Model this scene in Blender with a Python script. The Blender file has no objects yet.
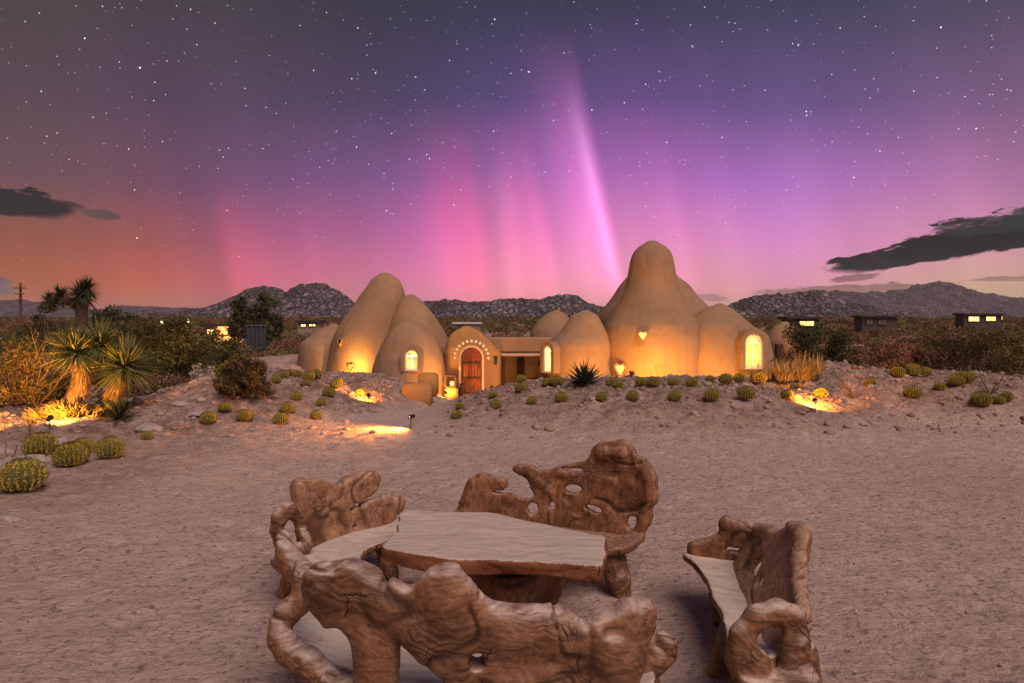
import bpy, math, random
import numpy as np

random.seed(7)
R = np.random.default_rng(11)
F, H, CX, HY = 682.667, 2.4, 512.0, 322.0       # focal length in pixels, eye height, principal column, horizon row
rad = math.radians
scene = bpy.context.scene
C = scene.collection

# ------------------------------------------------------------------ camera
cam = bpy.data.cameras.new('camera'); camo = bpy.data.objects.new('camera', cam); C.objects.link(camo)
camo.location = (0, 0, H); camo.rotation_euler = (rad(90), 0, 0)
cam.lens = 24; cam.sensor_width = 36; cam.shift_y = -(341.5-HY)/1024.0
cam.clip_start = 0.05; cam.clip_end = 6000
scene.camera = camo
scene.view_settings.view_transform = 'Standard'; scene.view_settings.look = 'None'
scene.view_settings.exposure = 0.80; scene.view_settings.gamma = 1.0
scene.cycles.use_denoising = True
scene.cycles.max_bounces = 5; scene.cycles.diffuse_bounces = 3
scene.cycles.sample_clamp_indirect = 4.0

# ------------------------------------------------------------------ node helper
def lin(c):
    return tuple(((v/255.0)/12.92 if v/255.0 <= .04045 else ((v/255.0+.055)/1.055)**2.4) for v in c[:3]) + (1.0,)
class NT:
    def __init__(s, tree): s.t = tree; s.n = tree.nodes; s.l = tree.links
    def node(s, typ, **kw):
        n = s.n.new(typ)
        for k, v in kw.items(): setattr(n, k, v)
        return n
    def put(s, sock, v):
        if v is None: return
        if isinstance(v, bpy.types.NodeSocket): s.l.new(v, sock)
        else:
            try: sock.default_value = v
            except Exception: sock.default_value = (v, v, v)
    def m(s, op, a, b=None, c=None, clamp=False):
        n = s.node('ShaderNodeMath', operation=op, use_clamp=clamp)
        for i, v in enumerate((a, b, c)): s.put(n.inputs[i], v) if v is not None else None
        return n.outputs[0]
    def vm(s, op, a, b=None, sc=None):
        n = s.node('ShaderNodeVectorMath', operation=op); s.put(n.inputs[0], a)
        if b is not None: s.put(n.inputs[1], b)
        if sc is not None: s.put(n.inputs['Scale'], sc)
        return n.outputs['Value'] if op in ('LENGTH', 'DOT_PRODUCT') else n.outputs[0]
    def mix(s, f, a, b, blend='MIX'):
        n = s.node('ShaderNodeMix', data_type='RGBA', blend_type=blend)
        s.put(n.inputs[0], f); s.put(n.inputs[6], a); s.put(n.inputs[7], b)
        return n.outputs[2]
    def ramp(s, f, stops, interp='LINEAR'):
        n = s.node('ShaderNodeValToRGB'); cr = n.color_ramp; cr.interpolation = interp
        while len(cr.elements) < len(stops): cr.elements.new(0.5)
        for e, (p, c) in zip(cr.elements, sorted(stops, key=lambda q: q[0])):
            e.position = p; e.color = c if hasattr(c, '__len__') else (c, c, c, 1)
        s.put(n.inputs[0], f); return n.outputs[0]
    def mr(s, v, a, b, c=0.0, d=1.0, smooth=False):
        n = s.node('ShaderNodeMapRange', interpolation_type='SMOOTHSTEP' if smooth else 'LINEAR')
        for i, q in enumerate((v, a, b, c, d)): s.put(n.inputs[i], q)
        return n.outputs[0]
    def noise(s, vec, scale, detail=3, rough=.55, dist=0, out='Fac', dim='3D'):
        n = s.node('ShaderNodeTexNoise', noise_dimensions=dim)
        if vec is not None: s.put(n.inputs['Vector'], vec)
        s.put(n.inputs['Scale'], scale); s.put(n.inputs['Detail'], detail); s.put(n.inputs['Roughness'], rough); s.put(n.inputs['Distortion'], dist)
        return n.outputs[out]
    def vor(s, vec, scale, feature='F1', out='Distance', rnd=1.0):
        n = s.node('ShaderNodeTexVoronoi', feature=feature)
        s.put(n.inputs['Vector'], vec); s.put(n.inputs['Scale'], scale); s.put(n.inputs['Randomness'], rnd)
        return n.outputs[out]
    def comb(s, x, y, z):
        n = s.node('ShaderNodeCombineXYZ')
        for i, v in enumerate((x, y, z)): s.put(n.inputs[i], v)
        return n.outputs[0]

# ------------------------------------------------------------------ the night sky: aurora, stars, two drifting clouds
world = bpy.data.worlds.new('World'); scene.world = world; world.use_nodes = True
w = NT(world.node_tree); w.n.clear()
D = w.node('ShaderNodeTexCoord').outputs['Generated']
sep = w.node('ShaderNodeSeparateXYZ'); w.l.new(D, sep.inputs[0]); dx, dy, dz = sep.outputs
az = w.m('ARCTAN2', dx, dy); el = w.m('ARCSINE', dz)
def AE(px, py):                                   # compass angle and elevation of a point of the sky
    u = (px-CX)/F; v = (HY-py)/F
    return math.atan(u), math.atan(v/math.sqrt(1+u*u))
warp = w.m('MULTIPLY', w.m('SUBTRACT', w.noise(D, 2.2, 2), .5), .10)
elw = w.m('ADD', el, warp)
cols = [
 (40,  [(0,(69,60,62)),(100,(82,63,74)),(180,(100,71,78)),(240,(138,80,66)),(280,(162,90,64)),(315,(176,112,76))]),
 (150, [(0,(65,57,64)),(100,(80,60,80)),(180,(108,69,88)),(240,(152,80,78)),(280,(182,92,76)),(315,(190,116,86))]),
 (270, [(0,(62,55,65)),(100,(78,61,86)),(180,(108,71,110)),(240,(152,82,118)),(280,(184,96,120)),(315,(192,120,118))]),
 (400, [(0,(53,50,67)),(100,(73,61,93)),(180,(120,80,129)),(240,(170,94,146)),(285,(200,114,146)),(315,(206,134,140))]),
 (512, [(0,(52,50,72)),(100,(76,65,108)),(180,(129,82,143)),(240,(190,104,154)),(285,(216,130,152)),(315,(218,146,140))]),
 (640, [(0,(55,53,76)),(100,(89,69,117)),(180,(151,92,159)),(240,(200,122,168)),(290,(220,148,148)),(315,(220,158,134))]),
 (800, [(0,(60,58,83)),(100,(97,76,123)),(180,(157,104,171)),(240,(196,128,172)),(285,(206,146,148)),(315,(206,162,128))]),
 (1000,[(0,(74,67,89)),(100,(115,84,121)),(180,(161,108,149)),(240,(188,134,152)),(285,(190,154,132)),(315,(192,166,120))]),
]
sky = None; prev = None
for px, st in cols:
    stops = []
    for py, c in st:
        stops.append((AE(px, py)[1]/1.0, lin(c)))
    stops.append((1.0, lin((46, 46, 66))))
    c = w.ramp(w.m('DIVIDE', elw, 1.0), stops, 'LINEAR')
    a = AE(px, 200)[0]
    if sky is None: sky = c
    else: sky = w.mix(w.mr(az, prev, a, smooth=False), sky, c)
    prev = a
# curtains of light
def gauss(x, c, s):
    t = w.m('DIVIDE', w.m('SUBTRACT', x, c), s)
    return w.m('POWER', 2.718, w.m('MULTIPLY', w.m('MULTIPLY', t, t), -1.0))
fine = w.noise(w.comb(w.m('MULTIPLY', w.m('ADD', az, w.m('MULTIPLY', el, .12)), 30), w.m('MULTIPLY', el, 1.2), 0), 1.0, 3, .55)
mid_ = w.noise(w.comb(w.m('MULTIPLY', w.m('ADD', az, w.m('MULTIPLY', el, .18)), 11), w.m('MULTIPLY', el, .9), 3), 1.0, 2, .5)
def ray(p0, p1, wl, wr, col, k, e0, e1, fade=.9):
    """a ray from p0 (top) to p1 (foot), soft on the left (wl) and sharper on the right (wr)"""
    global sky
    a0, h0 = AE(*p0); a1, h1 = AE(*p1)
    cen = w.m('ADD', a1, w.m('MULTIPLY', w.m('SUBTRACT', el, h1), (a0-a1)/(h0-h1)))
    d = w.m('SUBTRACT', az, cen)
    g = w.m('MINIMUM', gauss(w.m('MINIMUM', d, 0), 0, wl), gauss(w.m('MAXIMUM', d, 0), 0, wr))
    top = w.mr(el, h1+(h0-h1)*e0, h0, 1, 0, True)
    low = w.mr(el, 0.0, h1+.02, e1, 1, True)
    f = w.m('MULTIPLY', w.m('MULTIPLY', g, top), w.m('MULTIPLY', low, k))
    f = w.m('MULTIPLY', f, w.mr(fine, .25, .75, min(1, fade+.12), 1.06))
    sky = w.mix(f, sky, lin(col), 'ADD')
ray((562, 10), (616, 270), .062, .0095, (236, 116, 196), .46, .18, .35, .85)
ray((566, 60), (612, 262), .012, .006, (255, 190, 250), .24, .35, .0, .95)
ray((510, 90), (548, 285), .040, .020, (240, 100, 155), .34, .12, .6, .8)
ray((450, 90), (478, 292), .050, .026, (244, 70, 120), .42, .12, .5, .7)
ray((420, 110), (432, 292), .045, .04, (200, 70, 170), .16, .12, .6, .8)
ray((500, 110), (516, 296), .020, .014, (250, 140, 160), .22, .15, .8, .85)
ray((600, 10), (640, 290), .16, .14, (200, 80, 190), .10, .05, .4, 1)
ray((760, 60), (800, 280), .16, .20, (190, 80, 170), .10, .05, .4, 1)
ray((215, 160), (238, 290), .012, .05, (240, 70, 110), .17, .15, .7, .8)
ray((300, 150), (318, 290), .02, .01, (200, 70, 140), .10, .15, .7, .8)
ray((655, 100), (690, 290), .02, .012, (220, 110, 190), .13, .1, .7, .8)
ray((700, 60), (780, 250), .08, .08, (110, 60, 220), .05, .1, .3, .9)
ray((950, 90), (1002, 270), .03, .02, (200, 100, 150), .10, .1, .3, .8)
ray((880, 90), (905, 290), .10, .10, (200, 100, 130), .06, .1, .5, .8)
sky = w.mix(w.mr(el, .02, .35, .95, .5), sky, w.mix(w.mr(mid_, .25, .75), (.88, .86, .92, 1), (1.12, 1.12, 1.1, 1)), 'MULTIPLY')
# stars
dark = w.mr(el, .03, .22, .12, 1.0)
def stars(scale, r0, cut, gain, tint):
    global sky
    vd = w.node('ShaderNodeTexVoronoi', feature='F1'); w.put(vd.inputs['Vector'], D); w.put(vd.inputs['Scale'], scale)
    sp = w.node('ShaderNodeSeparateColor'); w.l.new(vd.outputs['Color'], sp.inputs[0])
    on = w.mr(sp.outputs[0], cut, 1.0, 0.0, 1.0)
    rr = w.m('MULTIPLY', w.m('ADD', w.m('MULTIPLY', on, .6), .6), r0)
    s = w.mr(w.m('DIVIDE', vd.outputs['Distance'], rr), .3, 1.0, 1.0, 0.0, True)
    k = w.m('MULTIPLY', w.m('MULTIPLY', s, w.m('GREATER_THAN', sp.outputs[0], cut)), w.m('ADD', w.m('MULTIPLY', w.m('POWER', on, 2.0), gain), gain*.16))
    sky = w.mix(w.m('MULTIPLY', k, dark), sky, w.mix(sp.outputs[1], tint, (1, .86, .8, 1)), 'ADD')
stars(44, .048, .50, 2.8, (.72, .86, 1, 1))
stars(84, .084, .22, 1.3, (.75, .88, 1, 1))
stars(150, .13, .10, .7, (.8, .9, 1, 1))
# two dusk clouds and wisps
def cloud(pa, pb, half, col, k=1.0, nscale=20, edge=.5):
    global sky
    a0, e0 = AE(*pa); a1, e1 = AE(*pb)
    L = math.hypot(a1-a0, e1-e0); cx_, ce = (a0+a1)/2, (e0+e1)/2; ux, ue = (a1-a0)/L, (e1-e0)/L
    da = w.m('SUBTRACT', az, cx_); de = w.m('SUBTRACT', el, ce)
    s = w.m('ADD', w.m('MULTIPLY', da, ux), w.m('MULTIPLY', de, ue))
    t = w.m('SUBTRACT', w.m('MULTIPLY', de, ux), w.m('MULTIPLY', da, ue))
    nn = w.noise(w.comb(w.m('MULTIPLY', s, nscale), w.m('MULTIPLY', t, nscale*3.5), a0*7), 1.0, 6, .62)
    s2 = w.m('DIVIDE', s, L/2); t2 = w.m('DIVIDE', w.m('ADD', t, w.m('MULTIPLY', w.m('SUBTRACT', nn, .5), half*2.2)), half)
    q = w.m('ADD', w.m('POWER', w.m('ABSOLUTE', s2), 2.0), w.m('MULTIPLY', t2, t2))
    q = w.m('ADD', q, w.m('MULTIPLY', w.m('SUBTRACT', nn, .5), 1.5))
    f = w.m('MULTIPLY', w.mr(q, 1.0-edge, 1.0+edge*.3, 1, 0, True), k)
    sky = w.mix(f, sky, w.mix(w.mr(nn, .3, .7), lin(col), lin(tuple(min(255, v*1.28) for v in col))))
cloud((826, 270), (1090, 216), .0165, (22, 27, 27), .99, 20, .30)
cloud((880, 254), (1180, 202), .021, (21, 26, 25), .99, 22, .30)
cloud((930, 232), (1130, 206), .013, (36, 40, 40), .9, 24, .4)
cloud((828, 281), (880, 275), .005, (110, 76, 78), .8, 30)
cloud((745, 293), (960, 284), .0055, (104, 78, 74), .75, 25)
cloud((960, 280), (1090, 277), .003, (120, 92, 84), .7, 25)
cloud((-90, 186), (78, 212), .017, (24, 28, 30), .95, 22, .4)
cloud((78, 210), (122, 218), .007, (66, 56, 62), .8, 20)
cloud((-60, 280), (24, 290), .012, (84, 82, 84), .8, 18)
cloud((690, 296), (730, 300), .005, (128, 98, 96), .6, 30)
below = w.mr(el, -.02, 0.0, 1, 0)
sky = w.mix(below, sky, (.02, .014, .014, 1))
bg = w.node('ShaderNodeBackground'); w.l.new(sky, bg.inputs[0]); bg.inputs[1].default_value = 0.67
# the faint afterglow of the sun that has set behind the camera
nis = w.node('ShaderNodeTexSky', sky_type='NISHITA'); nis.sun_disc = False; nis.sun_elevation = rad(0.5); nis.sun_rotation = rad(152)
bg2 = w.node('ShaderNodeBackground'); w.l.new(nis.outputs[0], bg2.inputs[0]); bg2.inputs[1].default_value = 0.004
addn = w.node('ShaderNodeAddShader'); w.l.new(bg.outputs[0], addn.inputs[0]); w.l.new(bg2.outputs[0], addn.inputs[1])
wo = w.node('ShaderNodeOutputWorld'); w.l.new(addn.outputs[0], wo.inputs[0])
world.cycles.sampling_method = 'MANUAL'; world.cycles.sample_map_resolution = 512

sun = bpy.data.lights.new('sun', 'SUN'); suno = bpy.data.objects.new('sun', sun); C.objects.link(suno)
sun.energy = 1.5; sun.angle = rad(40); sun.color = (1.0, .76, .69)
suno.rotation_euler = (rad(38), 0, rad(28))      # soft afterglow from behind and to the right of the camera

# ------------------------------------------------------------------ numpy noise
def _hash(ix, iy, iz, s):
    h = (ix.astype(np.int64)*374761393 + iy.astype(np.int64)*668265263 + iz.astype(np.int64)*2147483647 + s*974711) & 0xffffffff
    h = ((h ^ (h >> 13))*1274126177) & 0xffffffff
    h = (h ^ (h >> 16)) & 0xffffffff
    return h.astype(np.float64)/4294967295.0
def vnoise(x, y, z, s=0):
    x, y, z = np.broadcast_arrays(np.asarray(x, float), np.asarray(y, float), np.asarray(z, float))
    ix, iy, iz = np.floor(x), np.floor(y), np.floor(z)
    fx, fy, fz = x-ix, y-iy, z-iz
    fx = fx*fx*(3-2*fx); fy = fy*fy*(3-2*fy); fz = fz*fz*(3-2*fz)
    r = 0
    for a in (0, 1):
        for b in (0, 1):
            for c in (0, 1):
                wt = (fx if a else 1-fx)*(fy if b else 1-fy)*(fz if c else 1-fz)
                r = r + wt*_hash(ix+a, iy+b, iz+c, s)
    return r*2-1
def fbm(x, y, z=0.0, o=4, s=0, g=.5):
    r = 0; a = 1.0; k = 1.0
    for i in range(o):
        r = r + a*vnoise(x*k+i*17.3, y*k+i*5.1, np.asarray(z)*k+i*9.7, s+i); a *= g; k *= 2.03
    return r
def worley(x, y, s=0):
    ix, iy = np.floor(x), np.floor(y); best = np.full(np.shape(x), 9.0); idv = np.zeros(np.shape(x))
    for a in (-1, 0, 1):
        for b in (-1, 0, 1):
            cx_, cy = ix+a, iy+b; zz = np.zeros_like(cx_)
            px = cx_+_hash(cx_, cy, zz, s+1); py = cy+_hash(cx_, cy, zz, s+2)
            d = (px-x)**2+(py-y)**2; m = d < best
            best = np.where(m, d, best); idv = np.where(m, _hash(cx_, cy, zz, s+3), idv)
    return np.sqrt(best), idv

# ------------------------------------------------------------------ object helpers
def tag(o, label=None, cat=None, group=None, kind=None):
    if label: o['label'] = label
    if cat: o['category'] = cat
    if group: o['group'] = group
    if kind: o['kind'] = kind
    return o
def thing(name, label, cat, loc=(0, 0, 0), rz=0, group=None):
    o = bpy.data.objects.new(name, None); C.objects.link(o); o.location = loc; o.rotation_euler = (0, 0, rz)
    o.empty_display_size = .2
    return tag(o, label, cat, group)
def base_of(p):
    v = np.zeros(3)
    while p is not None:
        v = v+np.array(p.location); p = p.parent
    return v
def mesh(name, V, Fc, mats, parent=None, smooth=True, world=True, midx=None, attr=None):
    """one mesh object; V in world coordinates (world=True) or the parent's own"""
    V = np.asarray(V, dtype=np.float64).reshape(-1, 3)
    if world and parent is not None: V = V-base_of(parent)
    me = bpy.data.meshes.new(name)
    if isinstance(Fc, np.ndarray) and Fc.ndim == 2:
        n, k = Fc.shape
        me.vertices.add(len(V)); me.vertices.foreach_set('co', V.astype(np.float32).ravel())
        me.loops.add(n*k); me.loops.foreach_set('vertex_index', Fc.astype(np.int32).ravel())
        me.polygons.add(n); me.polygons.foreach_set('loop_start', np.arange(0, n*k, k, dtype=np.int32))
        try: me.polygons.foreach_set('loop_total', np.full(n, k, dtype=np.int32))
        except Exception: pass
        me.update(calc_edges=True)
    else:
        me.from_pydata([tuple(v) for v in V], [], [tuple(int(i) for i in f) for f in Fc]); me.update()
    for m_ in (mats if isinstance(mats, (list, tuple)) else [mats]): me.materials.append(m_)
    if midx is not None: me.polygons.foreach_set('material_index', np.asarray(midx, dtype=np.int32))
    if smooth: me.polygons.foreach_set('use_smooth', np.ones(len(me.polygons), dtype=bool))
    if attr is not None:
        a = me.attributes.new('shade', 'FLOAT', 'FACE'); a.data.foreach_set('value', np.asarray(attr, dtype=np.float32))
    o = bpy.data.objects.new(name, me); C.objects.link(o)
    if parent is not None: o.parent = parent
    return o
def copy_tree(o, parent=None):
    c = o.copy(); C.objects.link(c)
    if parent is not None: c.parent = parent
    for ch in list(o.children): copy_tree(ch, c)
    return c
class MB:
    """collects simple solids for one mesh"""
    def __init__(s): s.v = []; s.f = []
    def add(s, V, Fc):
        b = len(s.v); s.v += [tuple(p) for p in V]; s.f += [tuple(int(i)+b for i in f) for f in Fc]; return s
    def box(s, c, d, rz=0, bev=0, tilt=None):
        hx, hy, hz = d[0]/2, d[1]/2, d[2]/2; ca, sa = math.cos(rz), math.sin(rz)
        b = min(bev, hx*.9, hy*.9, hz*.9)
        pts = []
        if b <= 0:
            P_ = [(x, y, z) for z in (-hz, hz) for x, y in ((-hx, -hy), (hx, -hy), (hx, hy), (-hx, hy))]
            Fq = [(3, 2, 1, 0), (4, 5, 6, 7), (0, 1, 5, 4), (1, 2, 6, 5), (2, 3, 7, 6), (3, 0, 4, 7)]
        else:
            rings = [(-hz, b), (-hz+b, 0), (hz-b, 0), (hz, b)]; P_ = []
            for z, i in rings:
                X, Y_ = hx-i, hy-i; k = b*.6
                P_ += [(-X+k, -Y_, z), (X-k, -Y_, z), (X, -Y_+k, z), (X, Y_-k, z), (X-k, Y_, z), (-X+k, Y_, z), (-X, Y_-k, z), (-X, -Y_+k, z)]
            Fq = [tuple(range(7, -1, -1)), tuple(range(24, 32))]
            for r in range(3):
                for i in range(8): j = (i+1) % 8; Fq.append((r*8+i, r*8+j, r*8+8+j, r*8+8+i))
        for x, y, z in P_:
            pts.append((c[0]+x*ca-y*sa, c[1]+x*sa+y*ca, c[2]+z))
        return s.add(pts, Fq)
    def tube(s, pts, rs, n=8, cap=True):
        pts = [np.array(p, float) for p in pts]
        if not hasattr(rs, '__len__'): rs = [rs]*len(pts)
        V = []; up = np.array([.13, .2, .97])
        for i, p in enumerate(pts):
            d = pts[min(i+1, len(pts)-1)]-pts[max(i-1, 0)]; d = d/(np.linalg.norm(d)+1e-9)
            a = np.cross(d, up)
            if np.linalg.norm(a) < .05: a = np.cross(d, (1, 0, 0))
            a /= np.linalg.norm(a); b = np.cross(d, a)
            for k in range(n):
                t = 2*math.pi*k/n; V.append(p+rs[i]*(math.cos(t)*a+math.sin(t)*b))
        Fq = []
        for i in range(len(pts)-1):
            for k in range(n): j = (k+1) % n; Fq.append((i*n+k, i*n+j, (i+1)*n+j, (i+1)*n+k))
        if cap: Fq += [tuple(range(n-1, -1, -1)), tuple(range((len(pts)-1)*n, len(pts)*n))]
        return s.add(V, Fq)
    def build(s, name, mat, parent=None, smooth=False, world=True):
        return mesh(name, s.v, s.f, mat, parent, smooth, world)

# ------------------------------------------------------------------ materials
def material(name, c1, c2=None, rough=.9, nscale=4, bump=0.0, bscale=20, bdist=.02, spec=.2, c3=None, coords='Object', attr=False, detail=5):
    m_ = bpy.data.materials.new(name); m_.use_nodes = True; t = NT(m_.node_tree)
    b = t.n['Principled BSDF']; b.inputs['Roughness'].default_value = rough; b.inputs['Specular IOR Level'].default_value = spec
    co = t.node('ShaderNodeTexCoord').outputs[coords]
    c2 = c2 or c1; c1 = tuple(c1)+(1,); c2 = tuple(c2)+(1,)
    if attr:
        at = t.node('ShaderNodeAttribute', attribute_name='shade'); f = at.outputs['Fac']
    else: f = t.mr(t.noise(co, nscale, detail, .6), .32, .68)
    col = t.mix(f, c1, c2)
    if c3 is not None: col = t.mix(t.mr(t.noise(co, nscale*.27, 3, .5), .45, .65), col, tuple(c3)+(1,))
    t.l.new(col, b.inputs['Base Color'])
    if bump:
        bn = t.node('ShaderNodeBump'); bn.inputs['Strength'].default_value = bump; bn.inputs['Distance'].default_value = bdist
        t.l.new(t.noise(co, bscale, 6, .65), bn.inputs['Height']); t.l.new(bn.outputs[0], b.inputs['Normal'])
    return m_
def emitter(name, col, k, nscale=0):
    m_ = bpy.data.materials.new(name); m_.use_nodes = True; t = NT(m_.node_tree); b = t.n['Principled BSDF']
    b.inputs['Base Color'].default_value = tuple(c*.5 for c in col)+(1,); b.inputs['Roughness'].default_value = .3
    b.inputs['Emission Color'].default_value = tuple(col)+(1,); b.inputs['Emission Strength'].default_value = k
    if nscale:
        co = t.node('ShaderNodeTexCoord').outputs['Object']
        t.l.new(t.mr(t.noise(co, nscale, 3), .3, .7, k*.6, k*1.3), b.inputs['Emission Strength'])
    return m_

# ------------------------------------------------------------------ terrain
def sst(x, a, b):
    t = np.clip((np.asarray(x, float)-a)/(b-a), 0, 1); return t*t*(3-2*t)
def blob(x, y, cx_, cy, rx, ry, h, p=2.0):
    q = (np.abs((x-cx_)/rx)**p+np.abs((y-cy)/ry)**p)
    return h*(1-sst(q, .0, 1.0))
def ground(x, y, fine=True):
    x = np.asarray(x, float); y = np.asarray(y, float)
    z = -0.68*sst(y, 14, 29)+sst(y, 40, 230)*3.3+sst(y, 230, 1500)*3.0
    m = blob(x, y, -6.6, 23.6, 4.6, 9.0, 1.05, 2.0)                       # mound left of the path
    m = m+blob(x, y, -9.8, 18.5, 5.0, 5.2, .42)
    m = np.maximum(m, blob(x, y, 4.2, 21.3, 7.3, 8.2, 0.93, 2.3))           # long mound before the towers
    m = m+blob(x, y, 12.4, 20.6, 5.4, 5.6, 1.16, 2.0)                      # right mound
    m = m+blob(x, y, -16.5, 27, 6.5, 9, .55)+blob(x, y, -12, 36, 6, 9, 1.2)
    m = m+blob(x, y, 22, 26, 9, 9, .7)
    z = z+m
    z = z+.22*fbm(x*.06, y*.06, 0, 3, 5)*sst(y, 30, 60)*sst(y, 26, 60)
    if fine:
        rough = np.clip(m*2.2, 0, 1)+sst(-x, 4.6, 6.5)*sst(y, 8, 9.5)*.5
        rough = np.clip(rough, 0, 1)
        z = z+.012*fbm(x*1.1, y*1.1, 0, 3, 9)+rough*.06*fbm(x*1.5, y*1.5, 0, 2, 21, .6)+rough*.045*fbm(x*4.5, y*4.5, 0, 3, 23, .62)
    return z
def GZ(x, y): return float(ground(np.array([x]), np.array([y]), True)[0])
def hit(px, py, y0=2.5, y1=60):
    ys = np.linspace(y0, y1, 1800); xs = (px-CX)/F*ys; zr = H-(py-HY)/F*ys
    g = ground(xs, ys); i = np.argmax(zr <= g)
    if zr[i] > g[i]: i = len(ys)-1
    return float(xs[i]), float(ys[i]), float(g[i])
def W(px, py, Y): return np.array([(px-CX)*Y/F, Y, H-(py-HY)*Y/F])

def spaced(segs):
    out = [segs[0][0]]
    for a, b, s0, s1 in segs:
        v = a; s = s0
        while v < b-1e-6:
            s = s0+(s1-s0)*(v-a)/(b-a); v = min(b, v+s); out.append(v)
    return np.array(out)
ys = spaced([(-60, -4, 6, 1.2), (-4, 2.4, 1.0, .12), (2.4, 9, .045, .06), (9, 32, .07, .11), (32, 60, .16, .8), (60, 300, 1.0, 6), (300, 2600, 8, 120)])
xr = spaced([(0, 8, .055, .08), (8, 22, .10, .18), (22, 60, .3, 1.5), (60, 300, 2, 12), (300, 2600, 16, 150)])
xs = np.concatenate([-xr[:0:-1], xr])
GX, GY = np.meshgrid(xs, ys)
near = (GY > 2) & (GY < 16) & (np.abs(GX) < 14)
GH = ground(GX, GY)
tread = np.zeros_like(GX)
nx, ny = GX[near], GY[near]
# trampled sand: shallow hollows left by feet, in the open yard
dcell, idc = worley(nx*2.3+.3*vnoise(nx*1.3, ny*1.3, 0, 3), ny*2.3, 77)
tread[near] = -.026*np.exp(-(dcell/.30)**2)*(idc > .25)+.010*np.exp(-((dcell-.42)/.12)**2)*(idc > .25)
d2, i2 = worley(nx*5.1, ny*5.1, 31); tread[near] += -.012*np.exp(-(d2/.30)**2)*(i2 > .4)
GH = GH+tread
ni, nj = GX.shape
V = np.stack([GX, GY, GH], -1).reshape(-1, 3)
I = np.arange(ni*nj).reshape(ni, nj)
Fq = np.stack([I[:-1, :-1], I[:-1, 1:], I[1:, 1:], I[1:, :-1]], -1).reshape(-1, 4)

sand = bpy.data.materials.new('desert_sand'); sand.use_nodes = True; t = NT(sand.node_tree); b = t.n['Principled BSDF']
b.inputs['Roughness'].default_value = .95; b.inputs['Specular IOR Level'].default_value = .12
co = t.node('ShaderNodeTexCoord').outputs['Object']
big = t.noise(co, .35, 4, .6); mid = t.noise(co, 3.1, 6, .65); fin = t.noise(co, 42, 4, .7)
c = t.mix(t.mr(big, .35, .65), (.64, .475, .40, 1), (.73, .56, .475, 1))
c = t.mix(t.mr(mid, .38, .62), t.mix(.30, c, (.24, .16, .135, 1)), c)
med = t.noise(co, 13, 5, .72)
c = t.mix(t.mr(med, .37, .46, .80, 0), c, (.21, .14, .115, 1))
c = t.mix(t.mr(med, .56, .68, 0, .45), c, (.60, .46, .39, 1))
c = t.mix(t.mr(fin, .32, .44, .7, 0), c, (.18, .12, .10, 1))
peb = t.vor(co, 26); pcol = t.vor(co, 26, out='Color')
c = t.mix(t.m('MULTIPLY', t.m('LESS_THAN', peb, .13), t.m('GREATER_THAN', t.vm('DOT_PRODUCT', pcol, (1, 0, 0)), .66)), c, (.74, .62, .54, 1))
crumb = t.vor(co, 15); cc_ = t.vor(co, 15, out='Color')
c = t.mix(t.m('MULTIPLY', t.m('MULTIPLY', t.mr(crumb, .10, .20, 1, 0), t.m('GREATER_THAN', t.vm('DOT_PRODUCT', cc_, (0, 1, 0)), .72)), .6), c, (.13, .085, .07, 1))
lit = t.node('ShaderNodeAttribute', attribute_name='litter').outputs['Fac']       # planted, littered soil of the banks
c = t.mix(t.m('MULTIPLY', lit, .36), c, (.27, .165, .12, 1))
lm = t.m('MULTIPLY', lit, t.mr(t.noise(co, 2.2, 6, .75), .42, .60))
c = t.mix(t.m('MULTIPLY', lm, .88), c, t.mix(t.mr(t.noise(co, 22, 4, .8), .42, .58), (.13, .065, .042, 1), (.34, .22, .165, 1)))
t.l.new(c, b.inputs['Base Color'])
hgt = t.m('ADD', t.m('MULTIPLY', t.noise(t.vm('MULTIPLY', co, (.7, 1.25, 1)), 8.5, 6, .72), 1.0), t.m('MULTIPLY', t.noise(co, 38, 5, .7), .32))
hgt = t.m('ADD', hgt, t.m('MULTIPLY', t.mr(t.vor(co, 11), 0, .6), .20))
bn = t.node('ShaderNodeBump'); bn.inputs['Strength'].default_value = 1.0; bn.inputs['Distance'].default_value = .085
t.l.new(hgt, bn.inputs['Height']); t.l.new(bn.outputs[0], b.inputs['Normal'])
gnd = mesh('ground', V, Fq, sand)
mk = np.clip((blob(GX, GY, -6.6, 23.6, 4.6, 9.0, 1.0)+blob(GX, GY, -9.8, 18.5, 5, 5.2, 1.0)+blob(GX, GY, 4.2, 21.3, 7.3, 8.2, 1.0, 2.3)*.8+blob(GX, GY, 12.4, 20.6, 5.4, 5.6, 1.0)*.7)*2.5+sst(-GX, 4.6, 6.5)*sst(GY, 8, 9.5)*.6+sst(GY, 38, 48), 0, 1)
a_ = gnd.data.attributes.new('litter', 'FLOAT', 'POINT'); a_.data.foreach_set('value', mk.astype(np.float32).ravel()); tag(gnd, kind='structure')

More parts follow.
